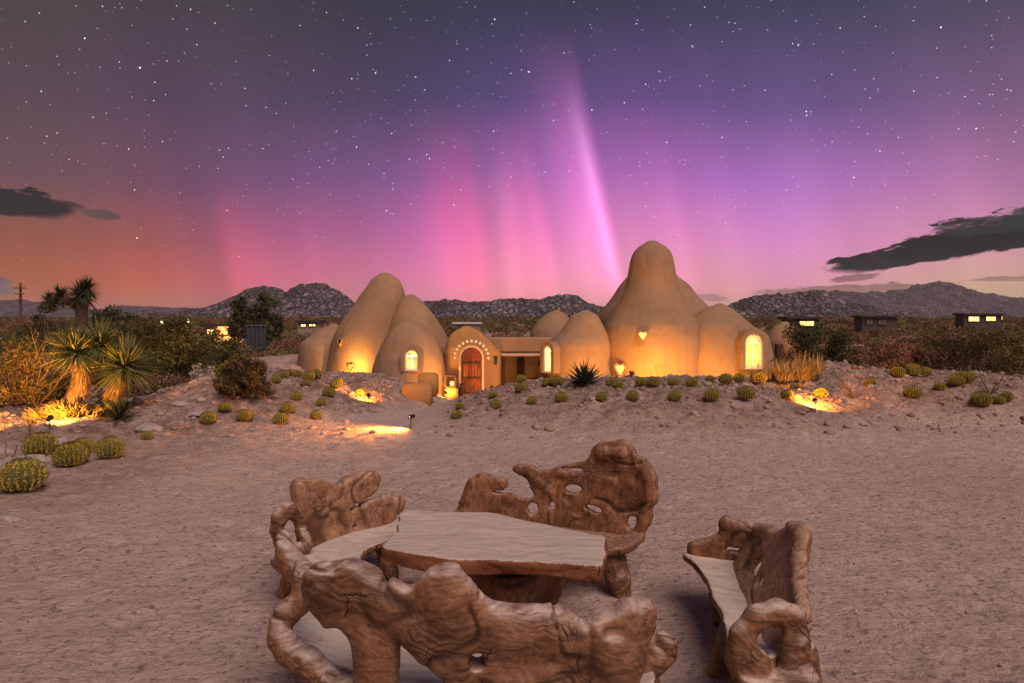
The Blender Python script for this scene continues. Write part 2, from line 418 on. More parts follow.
# ------------------------------------------------------------------ boulder hills
rock = bpy.data.materials.new('hill_rock'); rock.use_nodes = True; t = NT(rock.node_tree); b = t.n['Principled BSDF']
b.inputs['Roughness'].default_value = .95; b.inputs['Specular IOR Level'].default_value = .1
co = t.node('ShaderNodeTexCoord').outputs['Object']
co = t.vm('MULTIPLY', co, (1, .45, 1.15))
c = t.mix(t.mr(t.noise(co, .07, 7, .75), .38, .62), (.16, .125, .13, 1), (.42, .34, .345, 1))
crev = t.vor(t.vm('ADD', co, t.vm('SCALE', t.noise(co, .25, 3, .6, out='Color'), sc=4.0)), .34, 'DISTANCE_TO_EDGE')
c = t.mix(t.mr(crev, .0, .22, .85, 0), c, (.05, .046, .045, 1))
c = t.mix(t.mr(t.noise(co, .45, 4, .7), .54, .60, 0, .8), c, (.055, .056, .042, 1))
t.l.new(c, b.inputs['Base Color'])
hgt = t.m('ADD', t.m('MULTIPLY', t.mr(crev, 0, .35), 1.0), t.m('MULTIPLY', t.noise(co, .5, 5, .7), 1.0))
bn = t.node('ShaderNodeBump'); bn.inputs['Strength'].default_value = 1.0; bn.inputs['Distance'].default_value = 2.2
t.l.new(hgt, bn.inputs['Height']); t.l.new(bn.outputs[0], b.inputs['Normal'])

def hills(name, Dm, depth, prof, foot, n, m_, seed, amp, cell):
    px = np.linspace(prof[0][0], prof[-1][0], n); pr = np.interp(px, [p[0] for p in prof], [p[1] for p in prof])
    s = np.concatenate([np.linspace(0, 1, m_), 1+np.linspace(0, .7, max(6, m_//3))[1:]])
    PX, S = np.meshgrid(px, s); PR = np.meshgrid(pr, s)[0]
    u = (PX-CX)/F
    YY = Dm+(S-1)*depth; X = u*Dm*(1+.15*(S-1)*depth/Dm)
    ridge = H+(HY-PR)/F*Dm
    sh = np.where(S <= 1, .60*S**1.25+.40*sst(S, .1, .95), 1-((S-1)/.7)**1.5)
    fz = ground(X, YY, False)
    Z = foot+np.maximum(ridge-foot, .5)*sh
    edge = np.clip(S*4, 0, 1)
    Z = Z+edge*(ridge-foot)*.13*fbm(X/(cell*9), S*1.5, 0, 2, seed+3)*1.0
    a = amp*edge*np.clip((ridge-foot)/(20*Dm/350), .25, 1.0)
    d, idd = worley(X/cell, YY/cell*1.0+Z/cell, seed); d3, id3 = worley(X/(cell*.45), YY/(cell*.45)+Z/(cell*.45), seed+9)
    Z = Z+a*(1.0*fbm(X/(cell*6), YY/(cell*5), 0, 4, seed)+.75*(np.clip(.7-d, 0, 1))*(idd+.2)+.35*(.6-d3)*id3)
    V = np.stack([X, YY, Z], -1).reshape(-1, 3); I = np.arange(X.size).reshape(X.shape)
    Fq = np.stack([I[:-1, :-1], I[:-1, 1:], I[1:, 1:], I[1:, :-1]], -1).reshape(-1, 4)
    return tag(mesh(name, V, Fq, rock, smooth=False), kind='structure')
nearp = [(-1300, 306), (-700, 300), (-420, 312), (-200, 316), (40, 319), (150, 317), (205, 308), (238, 298), (256, 291.5), (266, 290.5), (276, 290), (288, 294), (299, 288), (312, 284), (326, 285), (345, 297), (360, 309), (385, 312), (405, 305),
         (420, 303), (440, 302), (455, 301), (475, 304), (500, 300), (520, 299), (540, 298.5), (553, 295), (564, 294), (577, 296), (588, 304), (600, 307), (615, 305), (640, 312), (700, 314), (730, 307), (745, 301), (760, 294), (776, 289), (795, 289), (810, 289.5), (826, 294), (842, 300), (880, 309), (930, 316), (1100, 319), (1500, 308), (2300, 300)]
farp = [(-1500, 300), (-900, 292), (-300, 305), (-80, 302), (0, 300), (30, 303), (60, 306), (95, 309), (120, 307), (140, 308), (170, 310), (200, 309), (240, 306), (400, 310), (700, 310), (800, 297), (830, 292), (850, 291), (880, 290), (905, 288), (922, 285), (938, 283.5), (952, 286), (962, 289), (978, 293), (1000, 295), (1024, 298), (1080, 301), (1200, 296), (1700, 304), (2500, 296)]
hills('hills', 330, 55, nearp, 2.0, 1900, 90, 4, 3.2, 4.4)
hills('mountains', 950, 150, farp, 3.5, 1500, 60, 14, 7.0, 11)

# ------------------------------------------------------------------ sculpted earth house
def stucco(name, c1, c2):
    m_ = bpy.data.materials.new(name); m_.use_nodes = True; t = NT(m_.node_tree); b = t.n['Principled BSDF']
    b.inputs['Roughness'].default_value = .92; b.inputs['Specular IOR Level'].default_value = .15
    co = t.node('ShaderNodeTexCoord').outputs['Object']
    c = t.mix(t.mr(t.noise(co, .8, 5, .6), .3, .7), c1+(1,), c2+(1,))
    c = t.mix(t.mr(t.noise(co, 2.5, 6, .7), .50, .72, 0, .24), c, (c1[0]*.6, c1[1]*.55, c1[2]*.5, 1))
    # rain streaks and faint cracks
    st = t.noise(t.vm('MULTIPLY', co, (3.2, 3.2, .28)), 1.0, 4, .6)
    c = t.mix(t.mr(st, .52, .74, 0, .26), c, (c1[0]*.55, c1[1]*.5, c1[2]*.45, 1))
    t.l.new(c, b.inputs['Base Color'])
    h = t.m('ADD', t.m('MULTIPLY', t.noise(co, 2.1, 4, .6), 1.0), t.m('MULTIPLY', t.noise(co, 30, 4, .7), .13))
    bn = t.node('ShaderNodeBump'); bn.inputs['Strength'].default_value = .55; bn.inputs['Distance'].default_value = .09
    t.l.new(h, bn.inputs['Height']); t.l.new(bn.outputs[0], b.inputs['Normal'])
    return m_
M = {}
M['stucco'] = stucco('tan_stucco', (.315, .195, .112), (.385, .245, .142))
M['stucco_trim'] = stucco('pale_stucco', (.50, .36, .25), (.56, .41, .29))
M['adobe_orange'] = stucco('ochre_stucco', (.42, .21, .070), (.50, .255, .085))
M['window_glow'] = emitter('lamp_lit_room', (1.0, .56, .12), .72, 3.5)
M['lantern_glow'] = emitter('lantern_glow', (1.0, .50, .10), 1.5, 5)
M['white_frame'] = material('white_painted_wood', (.62, .60, .58), (.70, .66, .62), .5)
M['door_wood'] = material('red_brown_door_wood', (.13, .032, .018), (.24, .065, .03), .6, 9, .5, 30, .01)
M['beads'] = material('white_plaster_beads', (.78, .70, .62), (.82, .76, .70), .6)
M['black_metal'] = material('black_metal', (.02, .02, .02), (.035, .03, .03), .5)
M['dark_opening'] = material('dark_timber', (.035, .018, .012), (.06, .03, .02), .7)
M['bulb'] = emitter('warm_bulb', (1.0, .55, .16), 14)

def spline_rows(rows, n):
    a = np.array(rows, float); k = np.arange(len(a)); tt = np.linspace(0, len(a)-1, n)
    out = []
    for c in range(3):
        y = a[:, c]; d = np.diff(y); mm = np.zeros(len(y)); mm[0] = d[0]; mm[-1] = d[-1]
        for i in range(1, len(y)-1): mm[i] = 0 if d[i-1]*d[i] <= 0 else 2*d[i-1]*d[i]/(d[i-1]+d[i])
        i = np.minimum(tt.astype(int), len(y)-2); u = tt-i
        out.append((2*u**3-3*u**2+1)*y[i]+(u**3-2*u**2+u)*mm[i]+(-2*u**3+3*u**2)*y[i+1]+(u**3-u**2)*mm[i+1])
    return np.stack(out, 1)
def dome_mesh(rows, Y0, ratio=1.0, n=2.0, seg=72, rings=64, seed=1, wob=.02, fwd=0.0):
    rs = spline_rows(rows, rings); V = []
    top = rs[0]; ctop = W((top[1]+top[2])/2, top[0], Y0); rtop = (top[2]-top[1])/2*Y0/F
    cap = [(.0, .0), (.45, .35), (.8, .75)]
    prof = []
    hcap = rtop*.34
    for k, (rr, dd) in enumerate([(.001, 1.0), (.35, .93), (.65, .72), (.88, .38)]): prof.append((ctop[0], ctop[2]+hcap*dd, rtop*rr))
    for y, xl, xr_ in rs:
        p = W((xl+xr_)/2, y, Y0); prof.append((p[0], p[2], max(.01, (xr_-xl)/2*Y0/F)))
    last = prof[-1]; prof.append((last[0], last[1]-1.2, last[2]))
    rmax = max(p[2] for p in prof)
    V = []
    for cx_, z, r in prof:
        th = np.linspace(0, 2*math.pi, seg, endpoint=False); ct, st_ = np.cos(th), np.sin(th)
        e = 2.0/n; ux = np.sign(ct)*np.abs(ct)**e; uy = np.sign(st_)*np.abs(st_)**e
        q = 1+wob*fbm(ct*1.5+seed, st_*1.5, z*.6, 3, seed)
        X = cx_+r*ux*q; Yv = Y0-fwd*(rmax-r)+r*ratio*uy*q
        V.append(np.stack([X, Yv, np.full(seg, z)], 1))
    V = np.concatenate(V); nr = len(prof); Fc = []
    for i in range(nr-1):
        a = i*seg+np.arange(seg); b_ = i*seg+(np.arange(seg)+1) % seg
        Fc.append(np.stack([a, a+seg, b_+seg, b_], 1))
    return V, np.concatenate(Fc)

lx, ly = W(520, 390, 30)[:2]
house = thing('earth_dome_house', 'tan sculpted earth house of many rounded domes and towers with arched door', 'house', (lx, ly, -.68))
def dome(rows, Y0, **k):
    V, Fc = dome_mesh(rows, Y0, **k); o = mesh('dome', V, Fc, M['stucco'], house); return o
dome([(325, 330, 338), (329, 320, 345), (337, 309, 352), (345, 301, 357), (355, 299, 360), (385, 298, 362)], 33, seed=1)
dome([(275, 378, 392), (279, 372, 398), (285, 368, 402), (295, 361, 405), (305, 354.5, 406), (322, 342, 406), (337, 334, 405), (352, 330, 404), (372, 326, 403), (392, 325, 403)], 32, seed=2, ratio=.85)
dome([(296, 406, 416), (300, 401, 421), (306, 397, 426), (320, 391, 437), (337, 386, 447), (352, 383, 452), (395, 382, 455)], 31.5, seed=3, ratio=.95)
dome([(320.5, 405, 416), (324, 398, 422), (328, 393, 427), (335, 387, 433), (345, 381.5, 438), (358, 376, 443), (375, 372, 446), (400, 371, 447)], 28.5, seed=4)
# entrance vestibule, square on plan with a vaulted roof
V, Fc = dome_mesh([(328, 461, 473), (331, 455, 479), (336, 450, 485), (343, 447, 492), (349, 446, 497), (354, 445, 501), (370, 445, 501), (400, 444, 501)], 29.9, ratio=.62, n=5.0, seed=5, wob=.012)
vest = mesh('vestibule', V, Fc, M['adobe_orange'], house)
dome([(311, 553, 560), (313, 548, 564), (317, 542, 568), (326, 534, 575), (336, 529, 579), (385, 526, 583)], 34, seed=6)
dome([(312, 580, 591), (315, 573, 597), (325, 565, 603), (333, 559, 607), (339, 552, 609), (346, 548, 611), (372, 547, 612), (392, 547, 612)], 30.3, seed=7, ratio=.9)
dome([(243, 645, 659), (247, 638.5, 666), (252, 634, 670.5), (258, 631, 673), (270, 628.5, 675), (285, 626, 677), (300, 620, 683), (310, 614, 689), (319, 608, 695), (328, 603, 700), (345, 600, 704), (392, 599, 705)], 31, seed=8, ratio=.92, seg=96, rings=90)
dome([(305, 715, 725), (308, 705, 731), (313, 697, 737), (318, 690, 743), (325, 681, 751), (337, 675, 761), (350, 672, 767), (370, 671, 771), (395, 670, 774)], 31, seed=9, ratio=.85)
dome([(329, 749, 758), (332, 744, 764), (337, 740, 768), (345, 738, 770), (360, 736, 773), (395, 734, 779)], 30.0, seed=10, ratio=.95, n=2.4)
dome([(258, 642, 662), (266, 635, 670), (276, 628, 676.5), (285, 620, 688), (297, 612, 697), (306, 605, 706), (320, 596, 715), (392, 588, 722)], 35, seed=11)
mb = MB()   # parapet wall linking the domes
a, b2 = W(482, 0, 31.2), W(556, 0, 31.2); zt = H-(337-HY)/F*31.2; zb = H-(352.5-HY)/F*31.2
mb.box(((a[0]+b2[0])/2, 31.0, (zt+zb)/2), (b2[0]-a[0], .9, zt-zb), bev=.09)
mb.build('parapet', M['stucco'], house)
mb = MB(); zb2 = H-(355-HY)/F*30.8
mb.box(((a[0]+b2[0])/2-.1, 30.75, (zb+zb2)/2-.02), (b2[0]-a[0]-.1, 1.1, .12), bev=.03); mb.build('ledge', M['stucco_trim'], house)
mb = MB(); mb.box(((a[0]+b2[0])/2, 31.9, (zb-1.2)/2), (b2[0]-a[0], .3, zb+1.3)); mb.build('recess_wall', M['stucco'], house)
mb = MB(); q0, q1 = W(517, 355, 31.7), W(524, 390, 31.7); mb.box(((q0[0]+q1[0])/2, 31.69, (q0[2]+q1[2])/2), (q1[0]-q0[0], .14, q0[2]-q1[2])); mb.build('inner_door', M['dark_opening'], house)
mb = MB(); q0, q1 = W(538, 361, 31.7), W(541, 366, 31.7); mb.box(((q0[0]+q1[0])/2, 31.69, (q0[2]+q1[2])/2), (q1[0]-q0[0], .12, q0[2]-q1[2])); mb.build('wall_lantern', M['black_metal'], house)
mb = MB(); q0, q1 = W(519, 380.5, 29.4), W(545, 384, 29.4); mb.box(((q0[0]+q1[0])/2, 29.4, (q0[2]+q1[2])/2), (q1[0]-q0[0], .8, .16), bev=.05); mb.build('step', M['stucco_trim'], house)

def arch_outline(w_, h, n=16):
    r = w_/2; return [(-r, 0)]+[(-r*math.cos(math.pi*i/n), h-r+r*math.sin(math.pi*i/n)) for i in range(n+1)]+[(r, 0)]
def prism(outline, frame, y0, y1):
    """outline (u, z) pushed from depth y0 to y1 in a local frame (origin, u dir, v dir = outwards)"""
    o, u, v = [np.array(q, float) for q in frame]; n = len(outline)
    V = [o+u*a+v*y0+np.array([0, 0, z]) for a, z in outline]+[o+u*a+v*y1+np.array([0, 0, z]) for a, z in outline]
    Fc = [tuple(range(n-1, -1, -1)), tuple(range(n, 2*n))]+[(i, (i+1) % n, n+(i+1) % n, n+i) for i in range(n)]
    return V, Fc
def ring_prism(out, inn, frame, y0, y1):
    o, u, v = [np.array(q, float) for q in frame]; n = len(out)
    P_ = lambda L, y: [o+u*a+v*y+np.array([0, 0, z]) for a, z in L]
    V = P_(out, y0)+P_(inn, y0)+P_(out, y1)+P_(inn, y1); Fc = []
    for i in range(n-1):
        j = i+1
        Fc += [(2*n+i, 2*n+j, 3*n+j, 3*n+i), (i, j, 2*n+j, 2*n+i), (n+i, 3*n+i, 3*n+j, n+j), (i, n+i, n+j, j)]
    for i in (0, n-1): Fc.append((i, 2*n+i, 3*n+i, n+i))
    return V, Fc
def arched_window(px0, px1, py0, py1, Y, ang=0, mat_frame='white_frame', hood=True, fan=True, sill=True, label=None):
    p = W((px0+px1)/2, py1, Y); w_ = (px1-px0)*Y/F; h = (py1-py0)*Y/F
    u = np.array([math.cos(ang), math.sin(ang), 0]); v = np.array([math.sin(ang), -math.cos(ang), 0])
    fr = (p, u, v); t_ = .07
    out = arch_outline(w_, h); inn = [(a*(1-2*t_/w_), min(max(z, t_), h-t_) if z > 0 else t_) for a, z in arch_outline(w_, h)]
    inn = [(a, z) for a, z in [( -(w_/2-t_), t_)]+[(-(w_/2-t_)*math.cos(math.pi*i/16), h-w_/2+(w_/2-t_)*math.sin(math.pi*i/16)) for i in range(17)]+[((w_/2-t_), t_)]]
    m1 = MB(); m1.add(*ring_prism(out, inn, fr, -.30, .05)); m1.add(*prism([(-w_/2, 0), (w_/2, 0), (w_/2, t_), (-w_/2, t_)], fr, -.30, .052))
    win = m1.build('window', M[mat_frame], house)
    m2 = MB(); m2.add(*prism(arch_outline(w_-t_*1.2, h-t_*.6), fr, -.22, -.20)); m2.build('pane', M['window_glow'], win)
    m3 = MB(); zz = h-w_/2
    m3.add(*prism([(-w_/2+t_, zz-.03), (w_/2-t_, zz-.03), (w_/2-t_, zz+.03), (-w_/2+t_, zz+.03)], fr, -.16, 0.0))
    if fan:
        for k in range(1, 6):
            a = math.pi*k/6; r0, r1 = .05, w_/2-t_; ca, sa = math.cos(a), math.sin(a); s = .012
            m3.add(*prism([(r0*ca+s*sa, zz+r0*sa-s*ca), (r1*ca+s*sa, zz+r1*sa-s*ca), (r1*ca-s*sa, zz+r1*sa+s*ca), (r0*ca-s*sa, zz+r0*sa+s*ca)], fr, -.14, -.02))
        L2 = [(.5*a, zz+.5*(z-zz)) for a, z in inn if z > zz-.001]; L3 = [(.56*a, zz+.56*(z-zz)) for a, z in inn if z > zz-.001]
        m3.add(*ring_prism(L3, L2, fr, -.14, -.022))
        m3.add(*prism([(-.018, t_), (.018, t_), (.018, zz-.03), (-.018, zz-.03)], fr, -.14, -.018))
        for z in (t_+(zz-t_)*.5,): m3.add(*prism([(-w_/2+t_, z-.012), (w_/2-t_, z-.012), (w_/2-t_, z+.012), (-w_/2+t_, z+.012)], fr, -.14, -.025))
    else: m3.add(*prism([(-.015, t_), (.015, t_), (.015, zz-.03), (-.015, zz-.03)], fr, -.14, -.018))
    m3.build('muntins', M[mat_frame], win)
    if hood:
        k = .16; o2 = arch_outline(w_+2*k, h+k); i2 = arch_outline(w_+.01, h+.005)
        m4 = MB(); m4.add(*ring_prism(o2, i2, fr, -.6, .10)); m4.build('arch_surround', M['stucco'], house, smooth=False)
    l = bpy.data.lights.new('room_light', 'AREA'); l.shape = 'RECTANGLE'; l.size = w_*.7; l.size_y = h*.8; l.energy = 5; l.color = (1, .62, .2)
    lo = bpy.data.objects.new('room_light', l); C.objects.link(lo); c0 = p+v*.02+np.array([0, 0, h/2]); lo.parent = house
    lo.location = c0-base_of(house); lo.rotation_euler = (rad(90), 0, ang)
    return win
arched_window(405, 419, 349, 371, 27.02, 0.0, fan=False)
arched_window(743.5, 763, 333, 369, 28.98, .12, fan=True)
arched_window(542.5, 554.5, 345, 373, 29.45, -.85, fan=False, hood=True)

# door
Yd = 28.02; p = W(471.5, 391.5, Yd); fr = (p, (1, 0, 0), (0, -1, 0)); wd = 21*Yd/F; hd = 44*Yd/F
m1 = MB(); m1.add(*prism(arch_outline(wd, hd), fr, -.3, .03)); door = m1.build('door', M['door_wood'], house)
m1 = MB()
for k in range(-3, 4):
    m1.box((p[0]+k*wd/7.2, Yd-.035, p[2]+hd*.42), (.012, .012, hd*.8))
m1.box((p[0], Yd-.04, p[2]+hd*.32), (wd*.9, .03, .09)); m1.box((p[0], Yd-.04, p[2]+hd*.66), (wd*.9, .03, .09)); m1.build('battens', M['dark_opening'], door)
m1 = MB(); m1.tube([(p[0]+wd*.36, Yd-.05, p[2]+.95), (p[0]+wd*.36, Yd-.12, p[2]+1.0), (p[0]+wd*.36, Yd-.05, p[2]+1.1)], .018, 6); m1.build('handle', M['black_metal'], door)
m1 = MB(); m1.add(*ring_prism(arch_outline(wd+.17, hd+.085), arch_outline(wd+.005, hd+.003), fr, -.3, .07)); m1.build('door_frame', M['stucco_trim'], house)
m1 = MB(); rb = wd/2+.27
for k in range(13):
    a = math.pi*(k+.0)/12; cx_, cz = p[0]-rb*math.cos(a), p[2]+hd-wd/2+rb*math.sin(a)*1.0
    for j in range(1):
        vv = []; ff = []; nn = 8
        for i in range(5):
            ph = math.pi*i/4
            for q in range(nn): vv.append((cx_+.062*math.sin(ph)*math.cos(2*math.pi*q/nn), Yd-.05-.05*math.cos(ph), cz+.062*math.sin(ph)*math.sin(2*math.pi*q/nn)))
        for i in range(4):
            for q in range(nn): ff.append((i*nn+q, i*nn+(q+1) % nn, (i+1)*nn+(q+1) % nn, (i+1)*nn+q))
        m1.add(vv, ff)
m1.build('bead_arch', M['beads'], house, smooth=True)
m1 = MB(); q = W(495.5, 361, 27.9); m1.box(q, (.14, .16, .30), bev=.03); m1.box(q+np.array([0, 0, .18]), (.2, .2, .04)); m1.build('sconce', M['black_metal'], house)

# diamond and heart shaped light niches in the tower, and small round ports on the left dome
def niche(px, py, Y, w_, h, glow, nx=0.0):
    p = W(px, py, Y); u = np.array([math.cos(nx), math.sin(nx), 0]); v = np.array([math.sin(nx), -math.cos(nx), 0]); fr = (p, u, v)
    def dia(k): return [(-w_/2*k, h*.22*k), (-w_*.28*k, h*.42*k), (0, h*.32*k), (w_*.28*k, h*.42*k), (w_/2*k, h*.22*k), (w_*.22*k, -h*.2*k), (0, -h/2*k), (-w_*.22*k, -h*.2*k)]
    a, b_ = dia(1.35), dia(1.0)
    m1 = MB(); m1.add(*ring_prism(a+a[:1], b_+b_[:1], fr, -.35, .06)); r = m1.build('niche', M['stucco'], house)
    m2 = MB(); m2.add(*prism(dia(1.02), fr, -.16, -.12)); m2.build('glass', M['lantern_glow'] if glow else M['dark_opening'], r)
niche(643, 336, 28.86, .36, .38, True, -.1); niche(620, 370, 29.12, .40, .52, True, -.35); niche(664, 370, 28.84, .36, .40, True, .15)
niche(340, 342, 30.75, .22, .3, False, -.5); niche(351.5, 368, 30.45, .26, .34, False, -.3); niche(328, 367, 31.9, .2, .26, False, -.5)

# small separate dome to the right
sx, sy = W(785, 372, 38)[:2]
sd = thing('garden_dome', 'small rounded tan dome standing apart behind the dark green bush', 'dome', (sx, sy, GZ(sx, sy)))
V, Fc = dome_mesh([(323, 780, 789), (326, 775, 794), (333, 769, 801), (345, 765, 805), (380, 764, 806)], 38, seed=15)
mesh('shell', V, Fc, M['stucco'], sd)
mb = MB(); q0, q1 = W(776, 344, 36.75), W(783, 368, 36.75); mb.box(((q0[0]+q1[0])/2, 36.8, (q0[2]+q1[2])/2), (q1[0]-q0[0], .3, q0[2]-q1[2]), bev=.04); mb.build('doorway', M['dark_opening'], sd)

# stucco seat block beside the path
bx_, by_, bz_ = hit(417, 401)
sb = thing('stucco_seat', 'rounded ochre stucco seat block beside the path, in front of the small arched window', 'seat', (bx_, by_, bz_))
mb = MB(); k = by_/F
mb.box((bx_-.05, by_+.40, bz_+8*k-.1), (30*k, .85, 23*k), rz=.05, bev=.09); mb.build('seat_block', M['adobe_orange'], sb, smooth=True)
mb = MB(); mb.box((bx_+.22, by_+1.05, bz_+13*k), (20*k, .45, 25*k), rz=-.1, bev=.09); mb.build('back_block', M['adobe_orange'], sb, smooth=True)

# ------------------------------------------------------------------ implicit surfaces for the root-wood furniture
def surface_nets(f, lo, hi, h):
    ax = [np.arange(lo[i], hi[i]+h, h) for i in range(3)]
    X, Y, Z = np.meshgrid(*ax, indexing='ij'); D = f(X, Y, Z)
    D[0] = D[-1] = 1; D[:, 0] = D[:, -1] = 1; D[:, :, 0] = D[:, :, -1] = 1
    ins = D < 0; nx, ny, nz = D.shape
    c = lambda A, i, j, k: A[i:nx-1+i, j:ny-1+j, k:nz-1+k]
    cnt = np.zeros((nx-1, ny-1, nz-1), int)
    for i in (0, 1):
        for j in (0, 1):
            for k in (0, 1): cnt += c(ins, i, j, k)
    act = (cnt > 0) & (cnt < 8); idx = np.full(act.shape, -1); n = act.sum(); idx[act] = np.arange(n)
    acc = np.zeros((n, 3)); num = np.zeros(n); ci = np.argwhere(act)
    for a in range(3):
        o1, o2 = [q for q in range(3) if q != a]
        for p in (0, 1):
            for q in (0, 1):
                s = [0, 0, 0]; s[o1] = p; s[o2] = q; e = list(s); e[a] = 1
                d0 = D[tuple((ci+s).T)]; d1 = D[tuple((ci+e).T)]; m_ = (d0 < 0) != (d1 < 0)
                t = np.where(m_, d0/np.where(m_, d0-d1, 1), 0)
                pt = np.tile(np.array(s, float), (n, 1)); pt[:, a] = t
                acc[m_] += pt[m_]; num[m_] += 1
    V = (ci+acc/num[:, None])*h+np.array(lo)
    Fs = []
    for a in range(3):
        o1, o2 = (a+1) % 3, (a+2) % 3
        sl0 = [slice(None)]*3; sl1 = [slice(None)]*3; sl0[a] = slice(0, -1); sl1[a] = slice(1, None)
        d0, d1 = ins[tuple(sl0)], ins[tuple(sl1)]; E = np.argwhere(d0 != d1); E = E[(E[:, o1] > 0) & (E[:, o2] > 0)]
        fl = d0[tuple(E.T)]
        def gi(x, y):
            q = E.copy(); q[:, o1] -= x; q[:, o2] -= y; return idx[tuple(q.T)]
        Q = np.stack([gi(0, 0), gi(1, 0), gi(1, 1), gi(0, 1)], 1); Q[~fl] = Q[~fl][:, ::-1]; Fs.append(Q)
    Q = np.concatenate(Fs); Q = Q[(Q >= 0).all(1)]
    return V, Q
def smin(a, b, k): h = np.clip(.5+.5*(b-a)/k, 0, 1); return b+(a-b)*h-k*h*(1-h)
def smax(a, b, k): return -smin(-a, -b, k)
def seg(X, Y, Z, a, b, ra, rb, fl=1.0):
    d = np.array(b)-np.array(a); L = (d**2).sum()+1e-9
    t = np.clip(((X-a[0])*d[0]+(Y-a[1])*d[1]+(Z-a[2])*d[2])/L, 0, 1)
    return np.sqrt((X-a[0]-t*d[0])**2+((Y-a[1]-t*d[1]))**2+(Z-a[2]-t*d[2])**2)-(ra+(rb-ra)*t)
def chain(X, Y, Z, pts, k=.03):
    r = None
    for (a, ra), (b, rb) in zip(pts[:-1], pts[1:]):
        s = seg(X, Y, Z, a, b, ra, rb); r = s if r is None else smin(r, s, k)
    return r
def ell(X, Y, Z, c, r):
    q = np.sqrt(((X-c[0])/r[0])**2+((Y-c[1])/r[1])**2+((Z-c[2])/r[2])**2); return (q-1)*min(r)
def cr_smooth(P_, sub=4):
    P_ = np.array(P_, float); n = len(P_); out = []
    for i in range(n):
        p0, p1, p2, p3 = P_[i-1], P_[i], P_[(i+1) % n], P_[(i+2) % n]
        for j in range(sub):
            t = j/sub; out.append(.5*((2*p1)+(-p0+p2)*t+(2*p0-5*p1+4*p2-p3)*t*t+(-p0+3*p1-3*p2+p3)*t**3))
    return np.array(out)
def polysdf(U, V, P_):
    P_ = np.asarray(P_, float); d = np.full(U.shape, 1e9); s = np.ones(U.shape, bool); n = len(P_)
    for i in range(n):
        a, b = P_[i], P_[(i+1) % n]; e = b-a; wx, wy = U-a[0], V-a[1]
        t = np.clip((wx*e[0]+wy*e[1])/((e**2).sum()+1e-12), 0, 1)
        d = np.minimum(d, (wx-e[0]*t)**2+(wy-e[1]*t)**2)
        c_ = ((a[1] > V) != (b[1] > V)) & (U < (b[0]-a[0])*(V-a[1])/(b[1]-a[1]+1e-12)+a[0])
        s ^= c_
    return np.where(s, 1, -1)*np.sqrt(d)
class Sheet:
    """an upright, slightly bowed and leaning board; outlines are read off through the camera onto it"""
    def __init__(s, A, B, bow=0.0, lean=0.0, z0=.45):
        s.o = np.array(A, float); d = np.array(B, float)-s.o; s.L = np.linalg.norm(d); s.u = d/s.L
        s.n = np.array([-s.u[1], s.u[0]]); s.bow = bow; s.lean = lean; s.z0 = z0
    def uvw(s, X, Y, Z):
        U = (X-s.o[0])*s.u[0]+(Y-s.o[1])*s.u[1]; N = (X-s.o[0])*s.n[0]+(Y-s.o[1])*s.n[1]
        q = U/s.L-.5
        return U, N-s.lean*(Z-s.z0)-s.bow*(4*q*q-1), Z
    def px(s, p):
        y = np.linspace(2.2, 9, 6000); x = (p[0]-CX)/F*y; z = H-(p[1]-HY)/F*y
        U, Wd, Z = s.uvw(x, y, z); sg = np.nonzero(np.diff(np.sign(Wd)) != 0)[0]
        if len(sg) == 0: i = int(np.argmin(np.abs(Wd)))
        else:
            i = min(sg, key=lambda k: abs(U[k]-s.L/2))
        return (float(U[i]), float(Z[i]))
    def at(s, p, off=0.0):
        u, z = s.px(p); q = u/s.L-.5; n_ = s.lean*(z-s.z0)+s.bow*(4*q*q-1)+off
        xy = s.o+s.u*u+s.n*n_; return np.array([xy[0], xy[1], z])
def board(sheet, outline, th, k=.05, holes=(), pits=(), sub=4, thvar=.25, seed=1):
    P_ = cr_smooth([sheet.px(p) for p in outline], sub)
    hs = [(sheet.px(p), rx*1.0, rz) for p, rx, rz in holes]
    def f(X, Y, Z):
        U, Wd, Zz = sheet.uvw(X, Y, Z)
        U2 = U+.012*vnoise(U*9, Z*9, 0, seed); Z2 = Z+.012*vnoise(U*9, Z*9, 3, seed)
        d = polysdf(U2, Z2, P_)
        tt = th*(1+thvar*vnoise(U*3.3, Z*3.3, 0, seed+5)+thvar*.5*vnoise(U*8, Z*8, 1, seed+6))
        r = smax(d+.0, np.abs(Wd)-tt, k)
        for (u, z), rx, rz in hs:
            hh = (np.sqrt(((U2-u)/rx)**2+((Z2-z)/rz)**2)-1)*min(rx, rz); r = smax(r, -hh, .02)
        return r
    lo = P_.min(0); hi = P_.max(0)
    cs = []
    for u in np.linspace(lo[0], hi[0], 9):
        for z in (lo[1], hi[1]):
            q = u/sheet.L-.5; n_ = sheet.lean*(z-sheet.z0)+sheet.bow*(4*q*q-1); xy = sheet.o+sheet.u*u+sheet.n*n_; cs.append((xy[0], xy[1], z))
    cs = np.array(cs); return f, cs.min(0)-th*1.6-.04, cs.max(0)+th*1.6+.04
